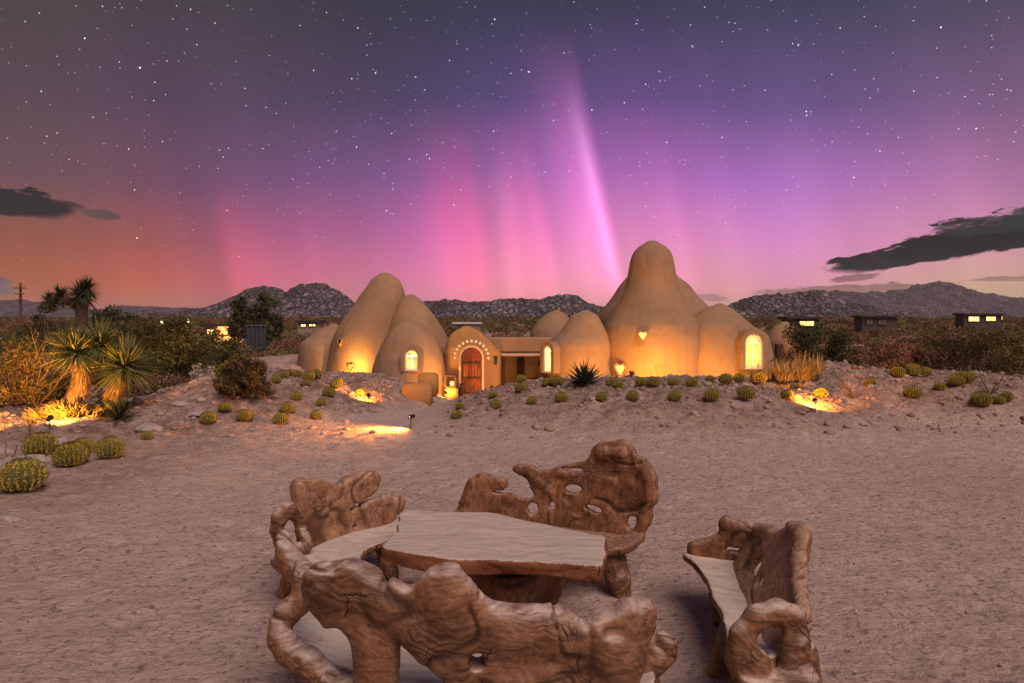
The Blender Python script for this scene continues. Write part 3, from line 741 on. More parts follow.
def slab(px_pts, z, th, k=.03, seed=1, dip=0.0, tilt=(0, 0), sub=4):
    """a horizontal live-edge board whose outline is read through the camera at height z"""
    P_ = []
    for p in px_pts:
        Yp = F*(H-z)/(p[1]-HY); P_.append(((p[0]-CX)*Yp/F, Yp))
    P_ = cr_smooth(P_, sub); c0 = P_.mean(0)
    def f(X, Y, Z):
        X2 = X+.014*vnoise(X*7, Y*7, 0, seed); Y2 = Y+.014*vnoise(X*7, Y*7, Z*9+2, seed)
        d = polysdf(X2, Y2, P_)
        zz = Z-(z-th)-dip*np.clip(-d, 0, .25)*-1*0 + dip*np.clip(-d, 0, .22)
        return smax(d+.02*vnoise(X*5, Y*5, Z*14, seed+3), np.abs(zz)-th*(1+.10*vnoise(X*4, Y*4, 0, seed+8)), k)
    lo, hi = P_.min(0), P_.max(0)
    return f, np.array([lo[0]-.06, lo[1]-.06, z-2.4*th-.06]), np.array([hi[0]+.06, hi[1]+.06, z+th+.06])
def blobs(parts, k=.04):
    """parts: lists of (point, radius) chains"""
    pts = np.array([p for c in parts for p, r in c]); rr = max(r for c in parts for p, r in c)
    def f(X, Y, Z):
        r = None
        for c in parts:
            s = chain(X, Y, Z, c) if len(c) > 1 else (np.sqrt((X-c[0][0][0])**2+(Y-c[0][0][1])**2+(Z-c[0][0][2])**2)-c[0][1])
            r = s if r is None else smin(r, s, k)
        return r
    return f, pts.min(0)-rr-.05, pts.max(0)+rr+.05
def union(*fs, k=.05, cut=(), groove=()):
    def f(X, Y, Z):
        r = None
        for g, _, _ in fs:
            s = g(X, Y, Z); r = s if r is None else smin(r, s, k)
        for c_, rr in cut: r = smax(r, -ell(X, Y, Z, c_, rr), .03)
        return r
    return f, np.min([a for _, a, _ in fs], 0), np.max([b for _, _, b in fs], 0)
def carve(name, g, mats, parent, h=.016, gnarl=.010, seed=1, zmin=None, top=None, grooves=.006, freq=1.0, gdir=None):
    f, lo, hi = g
    if zmin is not None: lo = np.array(lo); lo[2] = max(lo[2], zmin)
    V, Q = surface_nets(f, lo, hi, h)
    me = bpy.data.meshes.new('tmp'); me.vertices.add(len(V)); me.vertices.foreach_set('co', V.ravel())
    me.loops.add(Q.size); me.loops.foreach_set('vertex_index', Q.astype(np.int32).ravel())
    me.polygons.add(len(Q)); me.polygons.foreach_set('loop_start', np.arange(0, Q.size, 4, dtype=np.int32)); me.update(calc_edges=True)
    N = np.zeros(len(V)*3); me.vertices.foreach_get('normal', N); N = N.reshape(-1, 3); bpy.data.meshes.remove(me)
    x, y, z = (V*freq).T
    d = .62*gnarl*fbm(x*3.6, y*3.6, z*3.6, 4, seed, .45)
    # long grooves that wander with the grain
    gx = vnoise(x*2, y*2, z*2, seed+40)*2.2
    d -= .10*grooves*np.clip(1-np.abs(np.sin((x+y*.6)*9+z*5+gx*4+fbm(x*3, y*3, z*3, 2, seed+2)*3))*4.5, 0, 1)
    d -= grooves*2.2*np.clip(vnoise(x*7.5, y*7.5, z*7.5, seed+60)-.52, 0, 1)*2.5
    wx, wy, wz = x+.10*vnoise(x*5, y*5, z*5, seed+80), y+.10*vnoise(x*5, y*5, z*5, seed+81), z+.10*vnoise(x*5, y*5, z*5, seed+82)
    n1 = vnoise(wx*3.1, wy*3.1, wz*2.2, seed+83); n2 = vnoise(wx*2.2+9, wy*2.2, wz*3.4, seed+84)
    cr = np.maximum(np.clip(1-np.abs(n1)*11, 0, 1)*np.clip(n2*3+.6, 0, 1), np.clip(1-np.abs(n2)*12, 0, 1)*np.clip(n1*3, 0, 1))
    d -= .020*cr if top is None else .004*cr
    d += (.016*np.clip(.35-np.abs(n1), 0, .35)/.35*np.clip(n2+.3, 0, 1)) if top is None else 0
    flat = np.clip((N[:, 2]-.8)/.15, 0, 1) if top is not None else 0
    V = V+N*(d*(1-.9*flat))[:, None]
    midx = None
    if isinstance(mats, (list, tuple)) and len(mats) > 1:
        cc = V[Q]; n_ = np.cross(cc[:, 2]-cc[:, 0], cc[:, 3]-cc[:, 1]); n_ /= (np.linalg.norm(n_, axis=1)[:, None]+1e-12)
        midx = (n_[:, 2] > .80).astype(np.int32)
    o_ = mesh(name, V, Q, mats, parent, midx=midx)
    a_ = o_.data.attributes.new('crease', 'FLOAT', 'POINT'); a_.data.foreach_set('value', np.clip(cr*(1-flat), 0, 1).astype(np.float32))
    return o_

def wood(name, dark, mid, light, grey, grain=(2.2, 2.2, 2.2), pale_top=.5, crk=1.0, rough=.52):
    m_ = bpy.data.materials.new(name); m_.use_nodes = True; t = NT(m_.node_tree); b = t.n['Principled BSDF']
    co = t.node('ShaderNodeTexCoord').outputs['Object']
    wv = t.vm('ADD', co, t.vm('SCALE', t.vm('SUBTRACT', t.noise(co, 2.4, 3, .55, out='Color'), (.5, .5, .5)), sc=.55))
    st = t.vm('MULTIPLY', wv, grain)
    rings = t.node('ShaderNodeTexWave', wave_type='BANDS', bands_direction='DIAGONAL'); t.put(rings.inputs['Vector'], st); t.put(rings.inputs['Scale'], 4.2)
    t.put(rings.inputs['Distortion'], 3.6); t.put(rings.inputs['Detail'], 3.0); t.put(rings.inputs['Detail Scale'], 1.6)
    fibre = t.noise(t.vm('MULTIPLY', st, (9, 9, 9)), 2.4, 5, .7)
    strk = t.noise(t.vm('MULTIPLY', t.vm('ADD', co, t.vm('SCALE', t.vm('SUBTRACT', t.noise(co, 1.6, 2, .5, out='Color'), (.5, .5, .5)), sc=.35)), tuple(q*((4.5 if crk > .5 else 1.5) if q == max(grain) else 1.1) for q in grain)), 2.6, 6, .72)
    patch = t.noise(co, 2.6, 5, .68)
    c = t.mix(t.mr(patch, .34, .64), mid+(1,), dark+(1,))
    c = t.mix(t.m('MULTIPLY', t.mr(rings.outputs['Fac'], .1, .95, 0, .24), t.mr(t.noise(co, 5.5, 3), .3, .62, .25, 1)), c, light+(1,))
    c = t.mix(t.mr(fibre, .42, .64, 0, .5), c, dark+(1,))
    c = t.mix(t.mr(strk, .48, .64, 0, .85), c, tuple(q*.75 for q in dark)+(1,))
    c = t.mix(t.mr(strk, .36, .28, 0, .5), c, light+(1,))
    # bleached grey on upward faces, also painting in the sky-lit pale rims
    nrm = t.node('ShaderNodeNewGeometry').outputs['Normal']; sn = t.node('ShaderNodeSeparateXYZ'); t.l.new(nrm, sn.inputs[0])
    wf = t.m('MULTIPLY', t.mr(t.m('ADD', sn.outputs[2], t.m('MULTIPLY', t.m('SUBTRACT', patch, .5), .9)), .34, .84, 0, 1, True), pale_top)
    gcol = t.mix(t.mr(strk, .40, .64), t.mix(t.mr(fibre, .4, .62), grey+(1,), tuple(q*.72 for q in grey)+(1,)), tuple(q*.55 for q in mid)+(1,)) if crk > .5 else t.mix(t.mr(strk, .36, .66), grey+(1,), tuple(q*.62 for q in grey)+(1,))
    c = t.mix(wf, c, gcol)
    crack = t.vor(t.vm('MULTIPLY', wv, tuple(q*1.0 for q in grain)), 2.3, 'DISTANCE_TO_EDGE')
    cm = t.m('MULTIPLY', t.m('MULTIPLY', t.mr(crack, .0, .022, 1, 0), t.mr(t.noise(co, 2.7, 2), .50, .58)), crk)
    c = t.mix(t.m('MULTIPLY', cm, .9), c, (.018, .009, .006, 1))
    pit = t.vor(co, 24); pr = t.m('MULTIPLY', t.mr(pit, .08, .22, 1, 0), t.mr(t.noise(co, 6, 2), .56, .62))
    c = t.mix(t.m('MULTIPLY', pr, .75), c, (.03, .014, .009, 1))
    ce = t.node('ShaderNodeAttribute', attribute_name='crease').outputs['Fac']      # dirt in the folds, plus their shade painted into the colour
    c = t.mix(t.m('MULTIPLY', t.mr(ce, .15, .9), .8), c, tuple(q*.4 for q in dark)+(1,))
    t.l.new(c, b.inputs['Base Color']); b.inputs['Roughness'].default_value = rough; b.inputs['Specular IOR Level'].default_value = .42
    h = t.m('ADD', t.m('MULTIPLY', fibre, .45), t.m('MULTIPLY', rings.outputs['Fac'], .12))
    h = t.m('SUBTRACT', h, t.m('MULTIPLY', cm, 1.6)); h = t.m('SUBTRACT', h, t.m('MULTIPLY', pr, .8))
    bn = t.node('ShaderNodeBump'); bn.inputs['Strength'].default_value = .65; bn.inputs['Distance'].default_value = .007
    t.l.new(h, bn.inputs['Height']); t.l.new(bn.outputs[0], b.inputs['Normal'])
    return m_
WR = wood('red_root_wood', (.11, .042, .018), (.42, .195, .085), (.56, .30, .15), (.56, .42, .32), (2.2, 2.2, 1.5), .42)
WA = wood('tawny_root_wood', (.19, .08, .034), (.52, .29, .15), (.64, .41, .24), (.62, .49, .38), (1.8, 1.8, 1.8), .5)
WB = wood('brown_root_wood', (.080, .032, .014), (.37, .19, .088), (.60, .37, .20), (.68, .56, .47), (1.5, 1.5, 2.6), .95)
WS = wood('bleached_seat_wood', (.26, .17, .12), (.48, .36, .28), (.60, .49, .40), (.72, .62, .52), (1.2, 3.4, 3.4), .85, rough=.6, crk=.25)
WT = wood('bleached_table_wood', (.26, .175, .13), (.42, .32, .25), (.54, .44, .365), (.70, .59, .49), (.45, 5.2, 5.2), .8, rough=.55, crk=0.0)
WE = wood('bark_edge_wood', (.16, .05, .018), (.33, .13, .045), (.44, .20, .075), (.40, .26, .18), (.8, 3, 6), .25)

def gp(px, py, Y, r): return (W(px, py, Y), r)
def leg(name, parent, top, foot, r0, r1, mat, seed, mid=None, h=.018):
    top = np.array(top, float); foot = np.array(foot, float)
    foot[2] = GZ(foot[0], foot[1])-.03
    ch = [(top, r0)]
    if mid is not None: ch.append((np.array(mid, float), (r0+r1)*.5*.9))
    ch.append((foot, r1))
    return carve(name, blobs([ch]), mat, parent, h=h, gnarl=.012, seed=seed)

# ---- table
tb = thing('slab_table', 'low table with a bleached live-edge slab top, in the middle of the root benches', 'table', (-.12, 5.35, 0))
pts = [(403, 510), (440, 511), (480, 511.5), (500, 513), (530, 521), (560, 528), (590, 534), (607, 538), (607, 547), (606, 554), (604, 560), (603, 566), (585, 566), (560, 563), (520, 560.5), (480, 560), (450, 559), (420, 556), (395, 550), (384, 546.5), (386, 541), (398, 530), (399, 521)]
g = slab(pts, .74, .055, k=.018, seed=4, sub=3)
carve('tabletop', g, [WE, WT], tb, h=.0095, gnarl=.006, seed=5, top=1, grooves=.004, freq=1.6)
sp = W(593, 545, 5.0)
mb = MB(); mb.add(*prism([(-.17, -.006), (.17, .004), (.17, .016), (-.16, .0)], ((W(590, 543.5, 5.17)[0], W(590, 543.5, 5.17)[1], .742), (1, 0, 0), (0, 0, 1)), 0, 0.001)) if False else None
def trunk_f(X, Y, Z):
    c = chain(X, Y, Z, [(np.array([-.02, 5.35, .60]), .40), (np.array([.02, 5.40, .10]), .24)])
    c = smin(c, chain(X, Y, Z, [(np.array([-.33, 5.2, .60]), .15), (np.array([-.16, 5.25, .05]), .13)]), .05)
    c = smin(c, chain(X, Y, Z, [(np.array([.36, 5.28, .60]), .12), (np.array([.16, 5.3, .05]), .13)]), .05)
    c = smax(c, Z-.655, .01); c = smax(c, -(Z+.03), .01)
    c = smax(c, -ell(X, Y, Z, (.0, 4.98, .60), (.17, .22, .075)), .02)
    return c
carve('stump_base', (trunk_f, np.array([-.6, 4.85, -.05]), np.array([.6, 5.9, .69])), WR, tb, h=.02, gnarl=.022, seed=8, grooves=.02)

# ---- bench A: left
A = thing('root_bench', 'carved root-wood bench left of the slab table, tawny back turned towards the camera', 'bench', (-1.45, 6.05, 0), group='root-wood benches around the table')
sh = Sheet((-1.86, 5.85), (-1.02, 6.85), bow=-.03, lean=.16, z0=.45)
ol = [(294, 488), (299, 482), (308, 479.5), (318, 479), (327, 482.5), (336, 484.5), (348, 477.5), (360, 472.5), (370, 470.5), (377, 472), (378.5, 480), (376, 489), (368, 496), (356, 503.5), (347, 508), (350, 511), (360, 506), (369, 500), (378, 497), (385, 494.5), (391, 498.5), (398, 497.5), (403, 502), (402, 509), (396, 514), (390, 522), (391, 528), (370, 535), (345, 542), (312, 556), (303, 552), (300, 540), (301, 522), (297, 505)]
g1 = board(sh, ol, .052, k=.032, holes=[((353, 526), .022, .022)], seed=3)
pr = [[(sh.at((300, 486)), .075), (sh.at((300, 508)), .06)], [(sh.at((372, 477)), .06), (sh.at((345, 486)), .05)], [(sh.at((396, 503)), .075)], [(sh.at((387, 500)), .05), (sh.at((380, 512)), .05)]]
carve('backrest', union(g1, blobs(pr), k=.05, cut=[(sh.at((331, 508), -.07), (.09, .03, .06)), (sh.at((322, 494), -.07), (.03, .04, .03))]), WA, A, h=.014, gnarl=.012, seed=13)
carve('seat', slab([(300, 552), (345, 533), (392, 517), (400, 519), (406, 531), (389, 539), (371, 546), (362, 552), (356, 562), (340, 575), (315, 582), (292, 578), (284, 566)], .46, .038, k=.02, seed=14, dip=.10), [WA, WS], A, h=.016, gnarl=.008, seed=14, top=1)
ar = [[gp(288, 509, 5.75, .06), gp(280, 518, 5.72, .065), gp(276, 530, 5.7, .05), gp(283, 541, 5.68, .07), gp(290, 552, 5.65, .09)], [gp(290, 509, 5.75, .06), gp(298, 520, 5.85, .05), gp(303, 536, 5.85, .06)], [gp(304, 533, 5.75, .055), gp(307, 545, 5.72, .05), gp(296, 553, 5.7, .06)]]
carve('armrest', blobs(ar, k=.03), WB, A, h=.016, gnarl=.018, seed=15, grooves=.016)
leg('leg', A, W(383, 546, 6.22), W(397, 0, 6.02), .085, .055, WR, 16)
leg('leg', A, W(304, 575, 5.45), (-1.72, 5.35, 0), .09, .07, WR, 17)
leg('leg', A, (-1.15, 6.7, .34), (-1.05, 6.85, 0), .08, .06, WR, 18)
leg('leg', A, (-1.85, 5.85, .34), (-2.0, 6.0, 0), .09, .07, WR, 19)

# ---- bench B: far side
B = thing('root_bench', 'carved red-brown root-wood bench behind the slab table, its back pierced by several holes', 'bench', (.38, 6.55, 0), group='root-wood benches around the table')
sh = Sheet((-.52, 7.08), (1.26, 6.32), bow=-.10, lean=.16, z0=.45)
ol = [(457, 508), (463, 497), (467, 487), (472, 478), (482, 472.5), (489, 475), (498, 477), (505, 478), (507, 484), (503, 489), (494, 490), (503, 492), (512, 492), (524, 498.5), (531, 499), (535, 494), (530, 486), (523, 476.5), (513.5, 470), (518, 466), (526, 465), (535, 466), (543, 470.5), (552, 468.5), (570, 463.5), (585, 460.5), (590, 454), (592, 448), (597, 443), (608, 441.5), (619, 440), (629, 443), (635, 449), (639, 456), (646, 461), (652, 468), (656, 479), (657, 492), (655, 505), (649, 520), (643, 533), (636, 545), (620, 549), (604, 547), (585, 540), (557, 534), (514, 528), (482, 522), (462, 516)]
g1 = board(sh, ol, .042, k=.028, seed=23, holes=[((534, 509), .060, .065), ((574, 488), .095, .050), ((594, 508), .080, .034), ((633, 523), .065, .075), ((574, 470), .13, .026), ((621, 480.5), .06, .026), ((553, 505), .03, .04)])
pr = [[(sh.at((604, 454)), .085), (sh.at((622, 454)), .09), (sh.at((620, 466)), .05)], [(sh.at((474, 484)), .075), (sh.at((468, 500)), .06)], [(sh.at((480, 480)), .05), (sh.at((502, 483)), .045)],
      [(sh.at((640, 463)), .06), (sh.at((651, 480)), .065), (sh.at((652, 500)), .06), (sh.at((645, 520)), .06), (sh.at((634, 540)), .05)], [(sh.at((517, 468)), .035), (sh.at((540, 482)), .05), (sh.at((552, 492)), .045)], [(sh.at((545, 474)), .035), (sh.at((592, 477)), .04), (sh.at((640, 485)), .04)]]
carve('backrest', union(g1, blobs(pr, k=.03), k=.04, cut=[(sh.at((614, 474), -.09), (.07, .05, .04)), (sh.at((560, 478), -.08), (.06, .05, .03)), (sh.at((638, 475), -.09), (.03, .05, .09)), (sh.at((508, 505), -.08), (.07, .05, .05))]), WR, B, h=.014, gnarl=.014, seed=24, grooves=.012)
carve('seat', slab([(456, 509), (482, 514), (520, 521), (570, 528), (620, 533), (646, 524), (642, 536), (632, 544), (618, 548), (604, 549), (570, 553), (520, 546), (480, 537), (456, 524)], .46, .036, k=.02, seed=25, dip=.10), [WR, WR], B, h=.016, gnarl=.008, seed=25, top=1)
lg = carve('leg', blobs([[gp(607, 553, 6.02, .075), gp(616, 580, 5.98, .085), (np.array([W(621, 0, 5.95)[0], 5.95, -.04]), .06)], [gp(619, 553, 6.05, .05), gp(624, 580, 6.02, .05), (np.array([W(627, 0, 6.0)[0], 6.0, -.04]), .04)]], k=.02), WB, B, h=.016, gnarl=.012, seed=26, grooves=.014)
leg('leg', B, (-.40, 6.55, .34), (-.45, 6.42, 0), .08, .06, WR, 27)
leg('leg', B, (-.45, 7.05, .34), (-.55, 7.2, 0), .08, .06, WR, 28)
leg('leg', B, (.95, 6.55, .34), (.98, 6.62, 0), .08, .06, WR, 29)

# ---- bench C: nearest, seen from behind
Cb = thing('root_bench', 'thick weathered root-wood bench nearest the camera, seen from behind and cut by the lower edge', 'bench', (-.3, 4.0, 0), group='root-wood benches around the table')
sh = Sheet((-1.30, 3.80), (.86, 3.74), bow=.16, lean=-.10, z0=.45)
sh.n = np.array([-sh.u[1], sh.u[0]])
ol = [(304, 574), (312, 567), (323, 562), (334, 560), (346, 560), (358, 564), (373, 574), (386, 577), (396, 581), (404, 588), (414, 585), (424, 576), (436, 570), (446, 568), (457, 571), (468, 582), (480, 594), (492, 601), (506, 606), (521, 608), (540, 607), (555, 608.5), (566, 613), (575, 620), (584, 627), (591, 622), (599, 615.5), (610, 613), (619, 607), (629, 601), (639, 599), (647, 602), (652, 610), (650, 621), (646, 633), (643, 650), (640, 672), (632, 700), (600, 735), (500, 735), (462, 715), (446, 680), (436, 667), (422, 652), (406, 638), (398, 632), (399, 650), (397, 672), (392, 700), (395, 735), (350, 735), (356, 700), (357, 672), (355, 645), (347, 633), (338, 626), (327, 627), (317, 616), (308, 603), (302, 588)]
g1 = board(sh, ol, .075, k=.075, seed=33, sub=3, thvar=.15, holes=[((476, 656), .028, .032)])
fr_ = -1
pr = [[(sh.at((446, 592), .0), .115), (sh.at((446, 612), .0), .10)], [(sh.at((330, 588), .0), .115), (sh.at((362, 590), .03), .115), (sh.at((393, 604), .02), .10)],
      [(sh.at((500, 630), 0), .10), (sh.at((556, 632), 0), .11)], [(sh.at((602, 637), -.02), .115), (sh.at((612, 655), -.03), .12)], [(sh.at((634, 618), -.02), .10), (sh.at((620, 650), -.03), .11)],
      [(sh.at((376, 645), 0), .10), (sh.at((374, 690), 0), .105)], [(sh.at((545, 670), 0), .09), (sh.at((480, 700), 0), .09)], [(sh.at((412, 622), .0), .10), (sh.at((440, 650), .0), .10)]]
gb = union(g1, blobs(pr, k=.06), k=.07, cut=[(sh.at((479, 656), -.10), (.045, .085, .045)), (sh.at((552, 652), -.13), (.03, .06, .04)), (sh.at((427, 612), -.15), (.022, .05, .09)), (sh.at((568, 668), -.13), (.07, .05, .018)), (sh.at((589, 640), -.15), (.016, .06, .09)), (sh.at((385, 580), .10), (.012, .12, .05)), (sh.at((476, 656), 0), (.024, .4, .028))])
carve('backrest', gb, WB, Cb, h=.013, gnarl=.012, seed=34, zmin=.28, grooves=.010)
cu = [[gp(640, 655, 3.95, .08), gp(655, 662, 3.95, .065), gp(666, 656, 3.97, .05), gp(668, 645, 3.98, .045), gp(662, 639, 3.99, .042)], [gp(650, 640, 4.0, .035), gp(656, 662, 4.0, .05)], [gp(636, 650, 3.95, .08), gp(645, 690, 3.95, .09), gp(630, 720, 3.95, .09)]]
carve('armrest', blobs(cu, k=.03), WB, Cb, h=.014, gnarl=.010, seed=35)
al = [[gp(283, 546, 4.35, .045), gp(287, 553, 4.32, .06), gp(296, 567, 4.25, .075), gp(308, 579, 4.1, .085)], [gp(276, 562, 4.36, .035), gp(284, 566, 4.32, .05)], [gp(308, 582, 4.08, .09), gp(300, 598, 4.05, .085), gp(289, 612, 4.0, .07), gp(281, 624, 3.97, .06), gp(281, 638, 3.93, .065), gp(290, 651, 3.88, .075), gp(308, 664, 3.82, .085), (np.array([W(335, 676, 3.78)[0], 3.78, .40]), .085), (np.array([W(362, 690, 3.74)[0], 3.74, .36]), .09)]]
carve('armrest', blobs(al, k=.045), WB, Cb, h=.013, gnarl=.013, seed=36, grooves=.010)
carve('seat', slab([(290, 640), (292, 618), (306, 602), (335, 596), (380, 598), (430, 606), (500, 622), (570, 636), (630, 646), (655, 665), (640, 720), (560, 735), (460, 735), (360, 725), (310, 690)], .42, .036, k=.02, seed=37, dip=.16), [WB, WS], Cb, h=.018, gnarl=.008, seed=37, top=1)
leg('leg', Cb, W(374, 690, 3.78), W(372, 0, 3.78), .115, .10, WB, 38, h=.022)
leg('leg', Cb, (.70, 3.95, .34), (.78, 3.9, 0), .11, .09, WB, 39, h=.022)
leg('leg', Cb, (-1.22, 4.3, .31), (-1.26, 4.25, 0), .09, .08, WB, 40, h=.022)
leg('leg', Cb, (.62, 4.28, .31), (.66, 4.32, 0), .10, .08, WB, 41, h=.022)

# ---- bench D: right
Db = thing('root_bench', 'carved root-wood bench standing apart on the right, its pale seat facing the table', 'bench', (1.6, 4.8, 0), group='root-wood benches around the table')
sh = Sheet((1.88, 5.55), (1.62, 3.97), bow=0.0, lean=-.0, z0=.45)
sh.n = np.array([-sh.u[1], sh.u[0]])      # points to the right of the bench
if sh.n[0] < 0: sh.n = -sh.n
sh.lean = .52; sh.bow = .03
def zpt(u, z): return (u, z)
ax_ = [(-.12, .40), (-.12, .70), (.0, .75), (.22, .80), (.42, .85), (.62, .95), (.82, 1.01), (.96, .98), (1.08, .88), (1.25, .78), (1.45, .70), (1.58, .66), (1.62, .58), (1.60, .36), (1.2, .33), (.5, .34)]
P_ = cr_smooth(ax_, 4)
def back_f(X, Y, Z):
    U, Wd, Zz = sh.uvw(X, Y, Z)
    Wd = Wd+.14*np.clip(.78-Z, 0, .45)**1.35                       # sweeps into the seat at its foot
    U2 = U+.02*vnoise(U*6, Z*6, 0, 51); Z2 = Z+.02*vnoise(U*6, Z*6, 3, 51)
    d = polysdf(U2, Z2, P_)
    r = smax(d, np.abs(Wd)-.034*(1+.35*vnoise(U*3, Z*3, 0, 52)), .045)
    return r
def D3(u, z, off=0.0):
    q = u/sh.L-.5; n_ = sh.lean*(z-sh.z0)+sh.bow*(4*q*q-1)+off; xy = sh.o+sh.u*u+sh.n*n_; return np.array([xy[0], xy[1], z])
gB = (back_f, np.array([1.25, 3.75, .25]), np.array([2.6, 5.9, 1.15]))
pr = [[(D3(.70, .94), .06), (D3(.90, .94), .06)], [(D3(.86, .93, .03), .06), (D3(.92, .72, .10), .06), (D3(.95, .50, .12), .07)], [(D3(0, .70), .06), (D3(.35, .80), .05)], [(D3(1.55, .62), .04), (D3(1.25, .74), .045), (D3(1.0, .86), .05)]]
kn = W(757, 583, 4.95)
gg = union(gB, blobs(pr, k=.04), k=.05, cut=[(D3(.46, .60, -.05), (.12, .10, .075)), (D3(.72, .56, -.05), (.07, .07, .045)), (D3(.25, .70, -.06), (.06, .09, .03)), (D3(.40, .88, -.10), (.05, .06, .05))])
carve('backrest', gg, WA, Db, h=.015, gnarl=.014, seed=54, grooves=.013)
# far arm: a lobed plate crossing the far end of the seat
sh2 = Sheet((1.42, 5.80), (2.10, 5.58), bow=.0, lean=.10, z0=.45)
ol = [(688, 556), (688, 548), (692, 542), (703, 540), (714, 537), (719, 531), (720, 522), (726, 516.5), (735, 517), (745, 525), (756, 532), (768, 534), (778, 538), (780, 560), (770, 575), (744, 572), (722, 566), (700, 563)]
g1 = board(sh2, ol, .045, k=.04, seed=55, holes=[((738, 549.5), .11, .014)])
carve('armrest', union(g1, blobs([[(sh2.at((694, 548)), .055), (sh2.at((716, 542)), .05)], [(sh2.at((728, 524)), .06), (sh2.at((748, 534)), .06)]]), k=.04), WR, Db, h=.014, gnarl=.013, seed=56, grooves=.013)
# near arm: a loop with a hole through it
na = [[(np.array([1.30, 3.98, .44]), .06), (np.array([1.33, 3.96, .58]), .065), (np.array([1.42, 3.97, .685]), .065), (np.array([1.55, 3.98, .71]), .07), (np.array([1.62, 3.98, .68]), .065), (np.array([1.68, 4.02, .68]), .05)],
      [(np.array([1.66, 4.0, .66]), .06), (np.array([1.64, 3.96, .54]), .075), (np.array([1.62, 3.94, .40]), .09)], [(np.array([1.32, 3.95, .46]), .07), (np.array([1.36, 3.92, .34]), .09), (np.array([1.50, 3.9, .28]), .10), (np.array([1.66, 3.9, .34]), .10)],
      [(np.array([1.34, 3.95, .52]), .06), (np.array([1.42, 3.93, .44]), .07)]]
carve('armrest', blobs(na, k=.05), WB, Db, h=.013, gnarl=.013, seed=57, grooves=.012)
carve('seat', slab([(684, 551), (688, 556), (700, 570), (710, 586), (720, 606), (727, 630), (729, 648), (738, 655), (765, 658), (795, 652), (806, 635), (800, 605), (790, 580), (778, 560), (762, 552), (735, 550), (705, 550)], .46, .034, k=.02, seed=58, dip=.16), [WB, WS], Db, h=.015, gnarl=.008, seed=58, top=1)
leg('leg', Db, (1.50, 4.62, .36), (1.42, 4.68, 0), .085, .085, WB, 59)
leg('leg', Db, (1.62, 5.45, .37), (1.66, 5.4, 0), .07, .06, WB, 60)
leg('leg', Db, W(800, 655, 4.25), W(808, 0, 4.25), .11, .10, WB, 61)
leg('leg', Db, (1.46, 4.02, .34), (1.42, 4.06, 0), .12, .11, WR, 62)
leg('leg', Db, (1.9, 5.5, .34), (2.08, 5.6, 0), .09, .07, WB, 63)

# ------------------------------------------------------------------ foliage builders
def leafmat(name, dark, light, rough=.75):
    m_ = material(name, dark, light, rough, attr=True, spec=.2)
    return m_
L = {
 'olive': leafmat('olive_leaves', (.045, .045, .012), (.21, .175, .045)),
 'dark': leafmat('dark_leaves', (.025, .034, .013), (.10, .10, .036)),
 'gold': leafmat('golden_twig_leaves', (.06, .045, .014), (.28, .20, .055)),
 'rust': leafmat('rusty_leaves', (.12, .055, .03), (.36, .19, .10)),
 'brown': leafmat('brown_leaves', (.06, .028, .016), (.22, .115, .06)),
 'deep': leafmat('deep_brown_olive_leaves', (.030, .020, .010), (.17, .115, .045)),
 'pale': leafmat('pale_dry_leaves', (.26, .22, .17), (.50, .44, .36)),
 'yucca': leafmat('yucca_blades', (.055, .075, .024), (.26, .27, .10), .6),
 'thatch': leafmat('dry_thatch', (.09, .052, .022), (.30, .20, .09)),
 'agave': leafmat('agave_blades', (.018, .045, .030), (.05, .11, .06), .55),
 'cholla': leafmat('cholla_spines', (.36, .35, .25), (.62, .60, .46)),
 'straw': leafmat('straw_stems', (.26, .17, .055), (.52, .37, .15)),
 'twig': material('grey_brown_twigs', (.12, .07, .045), (.20, .13, .085), .9, 9),
 'bark': material('dry_bark', (.09, .055, .038), (.17, .11, .075), .95, 7, .8, 14, .03),
}
def leaves(cent, size, elong, rng, dirs=None, jit=.6):
    n = len(cent); a = rng.normal(size=(n, 3)) if dirs is None else dirs+rng.normal(size=(n, 3))*jit
    a /= np.linalg.norm(a, axis=1)[:, None]+1e-9
    b = np.cross(a, rng.normal(size=(n, 3))); b /= np.linalg.norm(b, axis=1)[:, None]+1e-9
    s = size*rng.uniform(.6, 1.35, (n, 1)); la, lb = a*s*elong, b*s*.5
    V = np.stack([cent-la*.5, cent+lb*.6-la*.05, cent+la*.5, cent-lb*.6-la*.05], 1).reshape(-1, 3)
    return V, np.arange(4*n).reshape(-1, 4)
